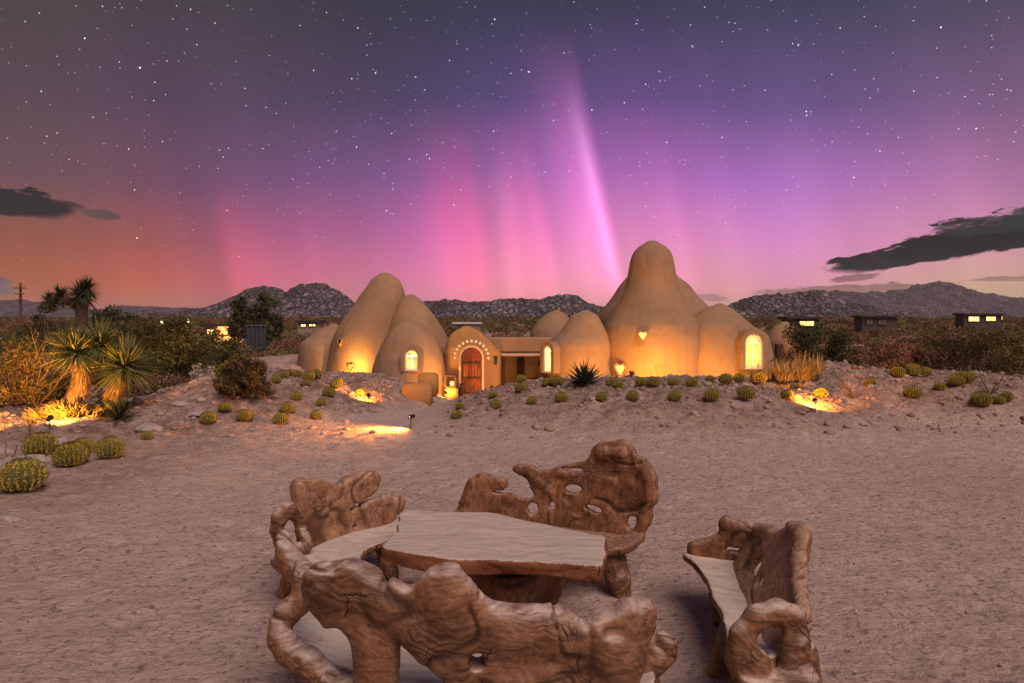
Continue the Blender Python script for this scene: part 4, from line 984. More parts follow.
def shrub(name, label, cat, x, y, rx, ry, h, mat, n, lsize, elong=1.8, seed=1, stems=14, clumps=26, low=.12, group=None, up=.35, base=0.0, twig='twig', air=.5, trunk=0, parts=True, z=None):
    rng = np.random.default_rng(seed); z0 = GZ(x, y)+base if z is None else z
    o = thing(name, label, cat, (x, y, z0), group=group)
    # stems fan from the root to clump centres
    th = rng.uniform(0, 2*math.pi, clumps); rr = rng.uniform(.15, 1.0, clumps)**.6; zz = rng.uniform(low, 1.0, clumps)
    lim = np.sqrt(np.clip(1-(np.clip(zz-.35, 0, 1)/.72)**2, .08, 1))*(.62+.38*np.minimum(zz/.35, 1))
    cx_ = np.cos(th)*rr*rx*lim; cy = np.sin(th)*rr*ry*lim; cz = zz*h*(.9+.18*rng.normal(size=clumps)).clip(.6, 1.15)
    cc = np.stack([cx_, cy, cz], 1); cr = (rx+ry+h)/3*rng.uniform(.14, .34, clumps)
    w_ = cr**2; k = rng.choice(clumps, n, p=w_/w_.sum()); d = rng.normal(size=(n, 3)); d /= np.linalg.norm(d, axis=1)[:, None]
    rad_ = rng.uniform(0, 1, (n, 1))**air
    pos = cc[k]+d*rad_*cr[k][:, None]*np.array([1, 1, .8]); pos[:, 2] = np.maximum(pos[:, 2], .02)
    dirs = pos/np.linalg.norm(pos, axis=1)[:, None]*up+np.array([0, 0, up*.6])
    V, Fq = leaves(pos, lsize, elong, rng, dirs, 1-up*.7)
    cl = rng.uniform(0, .55, clumps); sh_ = np.clip(cl[k]+rng.uniform(0, .45, n), 0, 1)
    mesh('foliage', V, Fq, L[mat] if isinstance(mat, str) else mat, o, False, world=False, attr=sh_)
    if stems:
        mb = MB(); idx = rng.choice(clumps, min(stems, clumps), replace=False)
        for i in idx:
            e = cc[i]; m_ = e*.5+rng.normal(size=3)*.05*h; m_[2] = abs(m_[2])*1.1
            q = e*.25; r0 = .012*h+.006
            mb.tube([(0, 0, -.08), q*np.array([.8, .8, 1.3]), m_, e], [r0*(1+trunk), r0*(.8+trunk*.6), r0*.6, r0*.25], 5)
            for j in range(3):
                e2 = e+rng.normal(size=3)*cr[i]*.7; mb.tube([m_, (m_+e2)/2+rng.normal(size=3)*.03*h, e2], [r0*.4, r0*.28, r0*.12], 4)
        mb.build('stem', L[twig], o, False, world=False)
    return o
def blades(n, length, width, rng, up=0.0, spread=1.0, droop=.15, phi0=-.3, phi1=1.5):
    """a ball of stiff narrow blades"""
    th = rng.uniform(0, 2*math.pi, n); ph = rng.uniform(math.sin(phi0), math.sin(phi1), n); ph = np.arcsin(ph)
    d = np.stack([np.cos(ph)*np.cos(th), np.cos(ph)*np.sin(th), np.sin(ph)], 1)
    Ls = length*rng.uniform(.72, 1.12, n)[:, None]; side = np.cross(d, rng.normal(size=(n, 3))*.2+np.array([0, 0, 1.0])); side /= np.linalg.norm(side, axis=1)[:, None]+1e-9
    b0 = d*length*.06; m_ = d*Ls*.45; t_ = d*Ls; t_[:, 2] -= droop*Ls[:, 0]*np.cos(ph)
    m_[:, 2] -= droop*.22*Ls[:, 0]*np.cos(ph)
    up_ = np.cross(side, d)*width*.35
    V = np.stack([b0+side*width*.4, b0-side*width*.4, m_+side*width*.55+up_, m_-side*width*.55+up_, t_], 1).reshape(-1, 3)
    i = np.arange(n)*5
    F4 = np.concatenate([np.stack([i, i+1, i+3, i+2], 1), np.stack([i+2, i+3, i+4, i+4], 1)])
    Fl = [tuple(q) if q[2] != q[3] else tuple(q[:3]) for q in F4.tolist()]
    at = rng.uniform(0, 1, n); return V, Fl, np.concatenate([at, at])
def thatch(path, r, n, rng, length=.28, width=.02):
    """dead leaves hanging down along a trunk"""
    path = np.array(path, float); k = rng.uniform(0, len(path)-1.001, n); i = k.astype(int); f = (k-i)[:, None]
    c = path[i]*(1-f)+path[i+1]*f; th = rng.uniform(0, 2*math.pi, n); o = np.stack([np.cos(th), np.sin(th), np.zeros(n)], 1)
    a = c+o*r*.75; Ls = length*rng.uniform(.6, 1.3, n)[:, None]
    b_ = a+o*r*rng.uniform(.25, 1.1, (n, 1))-np.array([0, 0, 1])*Ls; s = np.stack([-o[:, 1], o[:, 0], np.zeros(n)], 1)*width*.5
    V = np.stack([a-s, a+s, b_+s*.3, b_-s*.3], 1).reshape(-1, 3); return V, np.arange(4*n).reshape(-1, 4), rng.uniform(0, 1, n)

def yucca(label, cat, x, y, arms, seed, name='yucca', bl=.55, nb=170, bw=.03, mats=('yucca', 'thatch'), th_n=420, fan=(-.35, 1.5)):
    """arms: lists of points (trunk path, world) ending in a head"""
    rng = np.random.default_rng(seed); o = thing(name, label, cat, (x, y, GZ(x, y)))
    for path, r, hs in arms:
        path = [np.array(p, float) for p in path]; pp = []
        for a, b_ in zip(path[:-1], path[1:]):
            for t_ in np.linspace(0, 1, 4)[:-1]: pp.append(a+(b_-a)*t_)
        pp.append(path[-1]); mb = MB(); mb.tube(pp, [r*1.1]+[r]*(len(pp)-2)+[r*.7], 9); tr = mb.build('trunk', L['bark'], o, True)
        if th_n:
            V, Fq, at = thatch(pp, r*1.25, int(th_n*hs), rng, .24*hs, .02); mesh('dead_leaves', V, Fq, L[mats[1]], o, False, attr=at)
        V, Fl, at = blades(int(nb*(.6+.4*hs)), bl*hs, bw, rng, phi0=fan[0], phi1=fan[1]); mesh('leaf_rosette', V+path[-1], Fl, L[mats[0]], o, False, attr=at)
    return o

# ------------------------------------------------------------------ golden barrel cacti
M['cactus'] = material('cactus_green', (.10, .095, .02), (.17, .155, .04), .7, 12)
M['spines'] = leafmat('yellow_spines', (.62, .49, .09), (.92, .77, .20))
def cactus_meshes(nr=20, seed=1, full=True):
    rng = np.random.default_rng(seed); nt = nr*6; nv = 13; V = []; 
    def surf(ph, th, k=1.0):
        rib = .5+.5*math.cos(nr*th); r = (1-.16*(1-rib)*math.sin(ph)**.7)*k
        r *= math.sin(ph)**.82 if ph > 0 else 0
        z = .84*math.cos(ph)*(1 if math.cos(ph) > 0 else .8)*k
        return r*math.cos(th)*.5, r*math.sin(th)*.5, .40+z*.5-(.03*math.exp(-(ph/.3)**2))
    for i in range(nv):
        ph = math.pi*.93*i/(nv-1)
        for j in range(nt): V.append(surf(max(ph, .02), 2*math.pi*j/nt))
    I = np.arange(nv*nt).reshape(nv, nt); a = I[:-1]; b_ = np.roll(I, -1, 1)[:-1]; c = np.roll(I, -1, 1)[1:]; d = I[1:]
    Fq = np.stack([a, d, c, b_], -1).reshape(-1, 4); S = []; sh_ = []
    for j in range(nr):
        th = 2*math.pi*j/nr
        for ph in np.linspace(.10, 2.5, 16):
            p = np.array(surf(ph, th, 1.0)); nrm = np.array([math.sin(ph)*math.cos(th), math.sin(ph)*math.sin(th), math.cos(ph)*1.1]); nrm /= np.linalg.norm(nrm)
            for k in range(8 if ph < 2 else 3):
                dd = nrm+rng.normal(size=3)*.75; dd /= np.linalg.norm(dd); s = np.cross(dd, rng.normal(size=3)); s /= np.linalg.norm(s); ln = rng.uniform(.07, .13)
                S += [p+s*.014, p-s*.014, p+dd*ln+s*.006, p+dd*ln-s*.006]; sh_.append(rng.uniform(.2, 1) if ph > .5 else rng.uniform(.6, 1))
    return np.array(V), Fq, np.array(S), np.arange(len(S)).reshape(-1, 4), sh_
protos = []
def barrel(x, y, w_, label, rz, var, group):
    z = GZ(x, y)-.06*w_
    if len(protos) <= var:
        o = thing('barrel_cactus', label, 'cactus', (x, y, z), rz, group)
        V, Fq, S, Fs, at = cactus_meshes(18+2*var, 3+var)
        mesh('body', V, Fq, M['cactus'], o, True, world=False); mesh('spines', S, Fs, M['spines'], o, False, world=False, attr=at); protos.append(o)
    else:
        o = copy_tree(protos[var]); o.location = (x, y, z); o.rotation_euler = (0, 0, rz); o['label'] = label; o['group'] = group
    o.scale = (w_, w_, w_*random.uniform(.9, 1.05)); return o
ORD = ['first', 'second', 'third', 'fourth', 'fifth', 'sixth', 'seventh', 'eighth', 'ninth', 'tenth', 'eleventh', 'twelfth', 'thirteenth', 'fourteenth', 'fifteenth']
rows = {
 'golden cactus atop the bank left of the path': [(276, 380, 9), (284, 374, 10), (290, 372, 9), (297, 373.5, 9), (309, 376, 11), (316, 375, 9), (306, 383, 9)],
 'golden cactus high on the lit slope of the left bank': [(296, 395.5, 11), (329, 392, 10), (337, 383, 10), (321, 402.5, 9.5), (360, 391.5, 9.5)],
 'golden cactus low on the bank left of the path': [(208, 417.5, 13), (225, 406.5, 11), (245, 416, 12.5), (288, 408, 11), (281, 419, 12.5), (316, 414.5, 10.5)],
 'golden cactus along the crest of the long mound': [(494, 394, 8.5), (521, 379.5, 9.5), (548, 382.5, 9), (557, 381.5, 11), (612, 382.5, 9.5), (618, 385, 9.5), (641, 382.5, 9), (654, 382, 11.5), (674, 381.5, 10.5), (692, 382, 11.5), (710, 379, 9), (726, 379.5, 11), (739, 378.5, 9.5), (759, 377.5, 12.5)],
 'golden cactus on the front slope of the long mound': [(496, 405, 10.5), (532, 400, 10), (562, 397, 12.5), (602, 396.5, 11), (633, 396.5, 11), (675, 396.5, 11), (712, 396, 12.5), (746, 394, 13.5), (787, 394.5, 11), (821, 392.5, 11.5)],
 'golden cactus at the path end of the long mound': [(460, 405, 9), (457, 414, 11), (521, 386.5, 12)],
 'golden cactus atop the low right mound': [(870, 382, 8.5), (898, 371.5, 12.5), (913, 369.5, 14), (925, 371, 11), (957, 380, 14.5), (966, 377, 13.5)],
 'golden cactus low on the slope of the right mound': [(913, 392.5, 12.5), (940, 386.5, 9), (982, 400.5, 14), (999, 399.5, 11), (1007, 398, 9)],
}
for rk, pts in rows.items():
    pts = sorted(pts)
    for i, (px, py, w_) in enumerate(pts):
        x, y, z = hit(px, py+w_*.40, 9); y = min(y, 27.0)
        x = (px-CX)/F*y
        barrel(x, y, w_*y/F*random.uniform(.92, 1.2), rk+', '+ORD[i]+' from the left', random.uniform(0, 6), i % 3, 'golden barrel cacti')
for px, py, w_, lb in ((22, 477, 37, 'largest golden barrel cactus, nearest at the left edge beside the pale rocks'), (40, 446, 26, 'golden barrel cactus behind the pale rocks, in front of the lit yucca'),
                       (71, 456, 27, 'golden barrel cactus right of the pale rocks, with a smaller one close behind'), (83, 447, 19, 'small golden barrel cactus half hidden behind the one right of the pale rocks'),
                       (110, 449, 23, 'golden barrel cactus alone at the edge of the open sand on the left'), (147, 436, 10, 'tiny golden barrel cactus lying in the shallow gully at the left')):
    x, y, z = hit(px, py+w_*.36, 7); barrel(x, y, w_*y/F*1.04, lb, random.uniform(0, 6), random.randrange(3), 'golden barrel cacti')

# ------------------------------------------------------------------ lamps (some stand out of view, placed from the glow they leave)
def lamp(label, px, py, aim, watt, size=70, col=(1, .50, .13), Yf=None, blend=1.0, sc=1.0, rad_=.04, off=None):
    if Yf is None: x, y, z = hit(px, py, 8)
    else: x, y = (px-CX)/F*Yf, Yf; z = GZ(x, y)
    o = thing('ground_spotlight', label, 'spotlight', (x, y, z), group='ground spotlights')
    aim = np.array(aim, float); p = np.array([x, y, z+.26*sc]); d = aim-p; d /= np.linalg.norm(d)
    mb = MB(); mb.tube([(x, y, z-.1), (x, y, z+.2*sc)], .013*sc, 6); mb.build('stake', M['black_metal'], o)
    mb = MB(); mb.tube([p-d*.10*sc, p-d*.08*sc, p+d*.01*sc, p+d*.05*sc], [.02*sc, .045*sc, .05*sc, .058*sc], 12, cap=False)
    mb.tube([p-d*.10*sc, p-d*.095*sc], .02*sc, 8); hd = mb.build('lamp_head', M['black_metal'], o, True)
    mb = MB(); mb.tube([p+d*.008*sc, p+d*.014*sc], .042*sc, 12); mb.build('bulb', M['bulb'], o)
    l = bpy.data.lights.new('spotlight_beam', 'SPOT'); l.energy = watt; l.color = col; l.spot_size = rad(size); l.spot_blend = blend; l.shadow_soft_size = rad_
    lo = bpy.data.objects.new('spotlight_beam', l); C.objects.link(lo); lo.parent = o
    q = p+d*.07*sc; lo.location = q-np.array([x, y, z])
    from mathutils import Vector
    lo.rotation_euler = Vector(d).to_track_quat('-Z', 'Y').to_euler()
    return o
def aimW(px, py, Y): return W(px, py, Y)
yx, yy, _ = hit(60, 430, 8)
lamp('ground spotlight under the lit yucca and shrub at the left edge', 50, 431, aimW(82, 385, yy+1.5), 520, 125, (1, .40, .06))
lamp('ground spotlight shining up the foot of the tall left dome', 356, 375, aimW(352, 362, 30.9), 230, 140, (1, .46, .07), Yf=29.6)
lamp('ground spotlight grazing the cactus bank, right of the bank top', 369, 405, aimW(340, 386, 21.8), 170, 130, (1, .34, .04))
lamp('path spotlight standing at the front edge of the curving path', 411, 428, aimW(345, 432, 14.8), 480, 150, (1, .34, .045), sc=1.0)
lamp('ground spotlight left of the arched door, beside the wooden lantern', 446, 393, aimW(441, 372, 28.4), 190, 150, (1, .42, .06), Yf=26.4)
lamp('ground spotlight in front of the wall right of the arched door', 492, 392, aimW(484, 372, 28.2), 150, 150, (1, .42, .06), Yf=25.7)
for px, lb, wt, Yl, ap in ((600, 'ground spotlight at the foot of the crease left of the tall tower', 75, 27.2, 585), (640, 'ground spotlight below the pointed niche at the foot of the tall tower', 170, 27.2, 640), (668, 'ground spotlight behind the cacti under the middle of the tall tower', 150, 27.0, 668),
                       (706, 'ground spotlight at the foot of the wall between tower and big arched window', 110, 27.2, 708), (735, 'ground spotlight just left of the big arched window', 60, 27.2, 735), (572, 'ground spotlight behind the dark green agave', 55, 27.2, 572)):
    lamp(lb, px, 384, aimW(ap, 345, 29.4), wt*1.25, 155, (1, .42, .055), Yf=Yl+.35)
lamp('ground spotlight shining on the dry golden grass right of the house', 815, 412, aimW(793, 380, 19.8), 330, 130, (1, .34, .04), sc=1.0)
lamp('ground spotlight just outside the left edge, lighting the golden thicket', -45, 415, aimW(60, 355, 20), 380, 120, (1, .38, .05), Yf=13.6)
lamp('ground spotlight behind the dark bush right of the house, lighting rusty shrubs', 858, 352, aimW(862, 345, 38), 420, 150, (1, .33, .12), Yf=29.5)
# things by the door
x, y, z = hit(451, 390, 20); y = 27.2; x = (451.5-CX)/F*y; z = GZ(x, y)
bl_ = thing('wooden_lantern', 'dark box lantern standing on a stucco stool left of the arched door', 'lantern', (x, y, z))
mb = MB(); mb.box((x, y, z+.22), (.52, .42, .44), bev=.08); mb.build('stool', M['adobe_orange'], bl_, True)
mb = MB()
for sx_ in (-1, 1):
    for sy_ in (-1, 1): mb.box((x-.03+sx_*.19, y+sy_*.16, z+.67), (.05, .05, .46))
mb.box((x-.03, y, z+.47), (.46, .38, .05)); mb.box((x-.03, y, z+.92), (.48, .40, .06)); mb.build('cage', M['dark_opening'], bl_)
mb = MB(); mb.box((x+.02, y, z+.60), (.14, .14, .18), bev=.03); mb.build('candle', M['lantern_glow'], bl_)
def pot(label, px, Yp, r, h, mat):
    x, y = (px-CX)/F*Yp, Yp; z = GZ(x, y); o = thing('pot', label, 'pot', (x, y, z))
    mb = MB(); mb.tube([(x, y, z), (x, y, z+h*.15), (x, y, z+h*.5), (x, y, z+h*.8), (x, y, z+h)], [r*.6, r*.8, r, r*.75, r*.55], 14); mb.build('bowl', mat, o, True)
    mb = MB(); mb.tube([(x, y, z+h), (x, y, z+h*1.06)], [r*.66, r*.66], 14); mb.build('rim', mat, o, True)
pot('tall dark jar standing against the left side of the arched door', 462, 27.6, .15, .55, M['dark_opening'])
pot('round dark clay pot right of the arched door', 487, 27.3, .20, .34, material('brown_clay', (.12, .06, .035), (.2, .10, .06), .6))

# ------------------------------------------------------------------ yuccas, shrubs and trees
Yy = yy+1.5
yucca('pair of shaggy yuccas with spiky green heads, lit from below at the left', 'yucca', W(70, 0, Yy)[0], Yy, [
  ([W(60, 424, Yy), W(66, 404, Yy), W(80, 386, Yy), W(84, 370, Yy), W(76, 354, Yy)], .13, 1.0),
  ([W(76, 385, Yy+.1), W(88, 366, Yy+.2), W(101, 346, Yy+.4)], .12, 1.0)], 5, bl=.80, nb=420, bw=.032, th_n=1300, fan=(-.6, 1.5))
Y2 = Yy+.3
yucca('leaning yucca with one large green head, right of the lit pair', 'yucca', W(102, 0, Y2)[0], Y2, [([W(92, 420, Y2), W(102, 404, Y2), W(116, 388, Y2), W(125, 368, Y2)], .13, 1.05)], 6, bl=.88, nb=480, bw=.032, th_n=1500, fan=(-.65, 1.5))
Yj = 30.0
yucca('tall joshua tree silhouetted against the sky at the left', 'tree', W(80, 0, Yj)[0], Yj, [
  ([W(82, 350, Yj), W(81, 330, Yj), W(82, 310, Yj), W(81, 296, Yj)], .24, 1.0), ([W(81, 312, Yj), W(72, 302, Yj), W(60, 297, Yj)], .15, .75), ([W(81, 308, Yj), W(88, 298, Yj), W(86, 289, Yj)], .15, .8), ([W(74, 304, Yj+.3), W(64, 302, Yj+.4), W(50, 301, Yj+.5)], .13, .62)], 7, name='joshua_tree', bl=.92, nb=230, bw=.055, mats=('dark', 'twig'), th_n=300, fan=(-.8, 1.5))
ax0, ay0, az0 = hit(585, 385, 15)
ag = thing('agave', 'dark blue-green spiky agave on the crest of the long mound', 'agave', (ax0, ay0, GZ(ax0, ay0)))
V, Fl, at = blades(150, .72, .055, np.random.default_rng(3), phi0=.12, phi1=1.5, droop=.05); mesh('leaf_rosette', V, Fl, L['agave'], ag, False, world=False, attr=at)
mb = MB(); mb.tube([(0, 0, -.1), (0, 0, .14)], [.14, .10], 9); mb.build('stem', L['bark'], ag, world=False)
x, y, z = hit(119, 418, 10)
ag = thing('agave', 'dark spiky clump in shade at the foot of the leaning yucca', 'agave', (x, y, z))
V, Fl, at = blades(110, .60, .04, np.random.default_rng(4), phi0=-.05, phi1=1.5); mesh('leaf_rosette', V, Fl, L['dark'], ag, False, world=False, attr=at)

def sh_px(label, px, Y, wpx, hpx_top, mat, n, ls, name='shrub', cat='shrub', ratio=.9, py_base=None, **k):
    """a shrub at column px and depth Y, wpx wide, reaching up to row hpx_top"""
    x = (px-CX)/F*Y; z = GZ(x, Y); h = H-(hpx_top-HY)/F*Y-z; rx = wpx/2*Y/F
    return shrub(name, label, cat, x, Y, rx, rx*ratio, h*.93, mat, n, ls, **k)
sh_px('low pale shrub glowing yellow around the foot of the yuccas', 72, yy+1.1, 84, 409, 'gold', 2600, .085, elong=3.0, seed=11, stems=24, up=.9, clumps=40, low=.1, ratio=.55)
sh_px('large airy golden tree-shrub with long slanting branches at the left edge', 12, 17.6, 130, 334, 'gold', 8000, .050, elong=2.6, seed=12, stems=34, clumps=44, low=.25, air=.8, trunk=1.2)
sh_px('rusty golden thicket at the left edge beneath the airy tree-shrub', 22, 19.2, 92, 372, 'gold', 6500, .055, elong=2.4, seed=13, clumps=44, low=.05)
sh_px('dim olive bush behind the yuccas at the left edge', 35, 25, 110, 338, 'olive', 4200, .11, seed=14, clumps=40, low=.05)
sh_px('olive bush directly behind the twin yucca heads', 100, 27, 80, 322, 'olive', 4200, .12, seed=15, clumps=40, low=.05)
sh_px('large rounded olive bush right of the leaning yucca', 158, 23.0, 98, 319, 'olive', 15000, .075, seed=16, stems=20, clumps=60, low=.05)
sh_px('olive bush between the large rounded bush and the lit far house', 205, 28, 84, 334, 'olive', 11000, .08, seed=17, clumps=50, low=.05)
sh_px('low dark brown undergrowth at the foot of the large olive bush', 150, 20.8, 110, 376, 'brown', 4200, .085, seed=18, clumps=50, low=.03)
sh_px('rounded brown-olive bush at the left end of the cactus bank', 248, hit(248, 396, 12)[1], 60, 357, 'deep', 5200, .06, seed=19, stems=26, clumps=44, up=.7, low=.08)
sh_px('darker green bush just behind the rounded brown-olive one on the bank', 236, hit(248, 396, 12)[1]+1.2, 48, 362, 'olive', 2600, .08, seed=20, stems=12, clumps=34, up=.6)
sh_px('pale dry leafless shrub below the olive bushes', 203, 21.0, 32, 364, 'pale', 520, .055, elong=2.0, seed=21, stems=26, clumps=30, twig='twig')
for i, (px, Y, wpx, top) in enumerate(((44, 33, 22, 306), (98, 34, 14, 302), (112, 35, 22, 300), (130, 33, 30, 316), (28, 36, 30, 313), (60, 40, 40, 314), (120, 30, 50, 325), (8, 30, 40, 332))):
    sh_px(['small dark bush just left of the joshua tree crown', 'thin dark treetop just right of the joshua tree crown', 'taller thin dark treetop right of the joshua tree', 'low dark bush between joshua tree and rounded olive bush', 'dark bush around the foot of the utility pole',
           'broad dark bush behind the joshua tree trunk', 'dark green bush behind the leaning yucca head', 'dark bush at the left edge below the utility pole'][i], px, Y, wpx, top, 'dark', 1700, .12, seed=30+i, stems=10, clumps=24, low=.15, name='desert_bush', cat='bush')
Yt = 62
for i, (px, wpx, top) in enumerate(((238, 13, 287), (262, 26, 292), (272, 18, 303), (248, 22, 306))):
    sh_px(['thin small tree standing against the boulder hill, left of the dark one', 'dark evergreen tree in front of the boulder hill', 'lower dark tree right of the evergreen before the hill', 'dark tree behind the metal fence panel'][i], px, Yt+i*2, wpx, top, 'dark', 1500, .26, seed=50+i, stems=8, clumps=20, low=.2, name='small_tree', cat='tree', trunk=.6)
# right of the house
sh_px('big dark green bush against the right end of the house', 818, 25.5, 80, 329, 'dark', 15000, .068, seed=60, stems=16, clumps=60, low=.04)
sh_px('brown twiggy bush close to the right corner of the house', 788, 25.0, 30, 350, 'rust', 1900, .06, seed=61, stems=20, clumps=26, low=.05)
V, Fl, at = blades(110, 1.0, .06, np.random.default_rng(9), phi0=.2, phi1=1.5)
x = (826-CX)/F*31; o = thing('yucca', 'spiky dark green plant rising behind the big dark bush', 'yucca', (x, 31, GZ(x, 31)))
mesh('leaf_rosette', V+np.array([0, 0, 1.35]), Fl, L['dark'], o, False, world=False, attr=at); mb = MB(); mb.tube([(0, 0, -.1), (0, 0, 1.4)], .12, 8); mb.build('trunk', L['bark'], o, world=False)
sh_px('wide dark reddish bush behind the low mound at the right', 970, 25.5, 92, 334, 'deep', 13000, .062, seed=62, stems=30, clumps=64, low=.04)
sh_px('reddish bush in front of the wide dark bush, lower and rounder', 930, 24.0, 44, 352, 'brown', 2600, .07, seed=63, stems=22, clumps=34, low=.04)
sh_px('rusty orange shrub left of the pale cholla', 846, 34, 42, 350, 'rust', 2400, .10, seed=64, clumps=34, low=.04)
sh_px('broad rusty orange shrub above the pale cholla', 880, 38, 60, 347, 'rust', 3800, .12, seed=65, clumps=44, low=.04)
sh_px('rusty shrub behind the cactus row on the right mound', 915, 35, 54, 348, 'rust', 2900, .11, seed=66, clumps=40, low=.04)
sh_px('dull green bush at the right edge of the picture', 1015, 33, 56, 338, 'olive', 3000, .12, seed=67, clumps=40, low=.04)
x = (797-CX)/F*19.0; rg = np.random.default_rng(68); o = thing('dry_grass', 'tall dry golden grass lit by the ground spotlight', 'grass', (x, 19.0, GZ(x, 19.0)))
VV = []; FF = []; AT = []; nb0 = 0
for k in range(34):
    V, Fl, at = blades(26, rg.uniform(.35, .85), .020, rg, phi0=.85, phi1=1.55, droop=.10); c_ = np.array([rg.uniform(-.72, .72), rg.uniform(-.35, .35), 0]); V = V+c_+np.array([0, 0, float(ground(np.array([x+c_[0]]), np.array([19.0+c_[1]]))[0])-GZ(x, 19.0)])
    VV.append(V); FF += [tuple(i+nb0 for i in f) for f in Fl]; AT.append(at); nb0 += len(V)
mesh('stalks', np.concatenate(VV), FF, L['straw'], o, False, world=False, attr=np.concatenate(AT))
sh_px('low golden shrub glowing at the foot of the dry grass', 783, 18.4, 46, 396, 'straw', 1500, .055, elong=3.0, seed=69, stems=20, clumps=40, up=.8, low=.02)
# pale cholla
x = (872-CX)/F*24.5; rng = np.random.default_rng(71)
o = thing('cholla', 'pale spiny cholla cactus between dark bush and right mound', 'cactus', (x, 24.5, GZ(x, 24.5)))
mb = MB(); tips = []
for k in range(26):
    a = np.array([rng.uniform(-.25, .25), rng.uniform(-.2, .2), 0]); p = a; pts = [p]
    for j in range(3): p = p+np.array([a[0]*1.2+rng.normal()*.06, a[1]+rng.normal()*.06, rng.uniform(.13, .24)]); pts.append(p)
    mb.tube(pts, [.035, .04, .04, .02], 6); tips += [pts[i]*(1-t_)+pts[i+1]*t_ for i in range(3) for t_ in np.linspace(0, 1, 9)]
mb.build('joints', material('cholla_green', (.16, .17, .09), (.22, .22, .12), .8), o, True, world=False)
tp = np.repeat(np.array(tips), 4, 0)+rng.normal(size=(len(tips)*4, 3))*.03; V, Fq = leaves(tp, .022, 3.5, rng); mesh('spines', V, Fq, L['cholla'], o, False, world=False, attr=rng.uniform(0, 1, len(tp)))
# bare, leafless plants
def twigs(label, px, py, h, n, seed, spread=.5, Yf=None, mat='twig', name='bare_shrub', r=.012):
    rng = np.random.default_rng(seed)
    if Yf: y = Yf; x = (px-CX)/F*y; z = GZ(x, y)
    else: x, y, z = hit(px, py, 8)
    o = thing(name, label, 'shrub', (x, y, z)); mb = MB()
    for k in range(n):
        d = np.array([rng.normal()*spread, rng.normal()*spread*.6, 1.0]); p = np.zeros(3); pts = [np.array([0, 0, -.05])]
        for j in range(4): p = p+d*h/4*rng.uniform(.7, 1.15)+rng.normal(size=3)*.06*h*np.array([1, 1, .3]); pts.append(p.copy())
        mb.tube(pts, [r, r*.9, r*.7, r*.5, r*.25], 5)
        for j in range(3):
            q = pts[rng.integers(1, 4)]; e = q+np.array([rng.normal()*.5, rng.normal()*.3, .7])*h*.28; mb.tube([q, (q+e)/2+rng.normal(size=3)*.02*h, e], [r*.5, r*.35, r*.15], 4)
    mb.build('branches', L[mat], o, False, world=False); return o
twigs('tall bare golden branches fanning out of the thicket at the left edge', 34, 400, 1.9, 11, 80, .75, Yf=17.0, name='bare_shrub', mat='straw', r=.011)
twigs('leafless spindly plant against the lit foot of the tall tower', 656, 382, 1.35, 5, 81, .25, Yf=27.6, name='bare_plant', r=.010)
twigs('thin leafless stalk against the wall left of the big arched window', 731, 382, 1.45, 2, 82, .08, Yf=27.8, name='bare_plant', r=.010)
twigs('small leafless twigs on the sand between the long mound and right mound', 853, 398, .55, 7, 83, .7, r=.008)
twigs('bare twiggy shrub on the lower slope of the right mound', 990, 396, .65, 9, 84, .8, r=.010)
twigs('two thin bare stalks in front of the lit yucca shrub', 30, 447, .75, 3, 85, .25, r=.008)
twigs('curved dry stalk among the pale rocks at the left edge', 9, 466, .45, 3, 86, .6, r=.010)
twigs('leafless twigs on the sand below the arched door', 474, 400, .40, 5, 87, .5, r=.007)
sh_px('tiny dark tuft on the left slope of the long mound', 468, 20.5, 8, 401, 'brown', 220, .05, seed=90, stems=4, clumps=8, name='desert_bush', cat='bush')
sh_px('small dark sprig beside the pointed niche at the foot of the tower', 630, 27.6, 13, 371, 'brown', 380, .06, seed=91, stems=6, clumps=10, name='desert_bush', cat='bush')

# ------------------------------------------------------------------ rocks
M['rock'] = material('pale_rock', (.26, .21, .19), (.46, .40, .37), .9, 5, .8, 18, .03)
def rock_mesh(rng, s, n=2):
    import bmesh
    bm = bmesh.new(); bmesh.ops.create_icosphere(bm, subdivisions=n, radius=1.0)
    V = np.array([v.co[:] for v in bm.verts]); Fc = [[v.index for v in f.verts] for f in bm.faces]; bm.free()
    o = rng.uniform(0, 50); V = V*(1+.28*fbm(V[:, 0]*1.3+o, V[:, 1]*1.3, V[:, 2]*1.3, 3, 5))[:, None]
    nn = rng.normal(size=(5, 3)); nn /= np.linalg.norm(nn, axis=1)[:, None]
    for q in nn:
        d = V@q; V = V-np.clip(d-.72, 0, None)[:, None]*q
    return V*s, Fc
rk = [(6, 470, 36, 20, 'flat pale rock at the left edge behind the largest cactus'), (24, 462, 30, 14, 'pale slab of rock between the largest cactus and the stalks'), (52, 449, 34, 16, 'pale pointed rock behind the cactus right of the rocks'), (37, 463, 26, 16, 'grey rock between two barrel cacti at the left'),
      (4, 452, 22, 10, 'small grey rock at the left edge above the flat one'), (150, 428, 30, 6, 'low flat stone in the gully at the left'), (180, 405, 24, 7, 'dark boulder in the gully below the olive bushes'), (138, 402, 10, 8, 'small pale stone at the foot of the dark undergrowth'),
      (195, 414, 18, 5, 'low stone on the shoulder of the cactus bank'), (7, 520, 22, 9, 'dark low stone at the left edge on the open sand')]
for i, (px, py, wpx, hpx, lb) in enumerate(rk):
    rng = np.random.default_rng(200+i); x, y, z = hit(px, py, 5); V, Fc = rock_mesh(rng, np.array([wpx/2, wpx/2.6, hpx*.62])*y/F, 3)
    o = mesh('rock', V+np.array([x, y, z]), Fc, M['rock'], smooth=False); V2 = None
    me = o.data; me.transform(__import__('mathutils').Matrix.Translation((-x, -y, -z))); o.location = (x, y, z); tag(o, lb, 'rock')
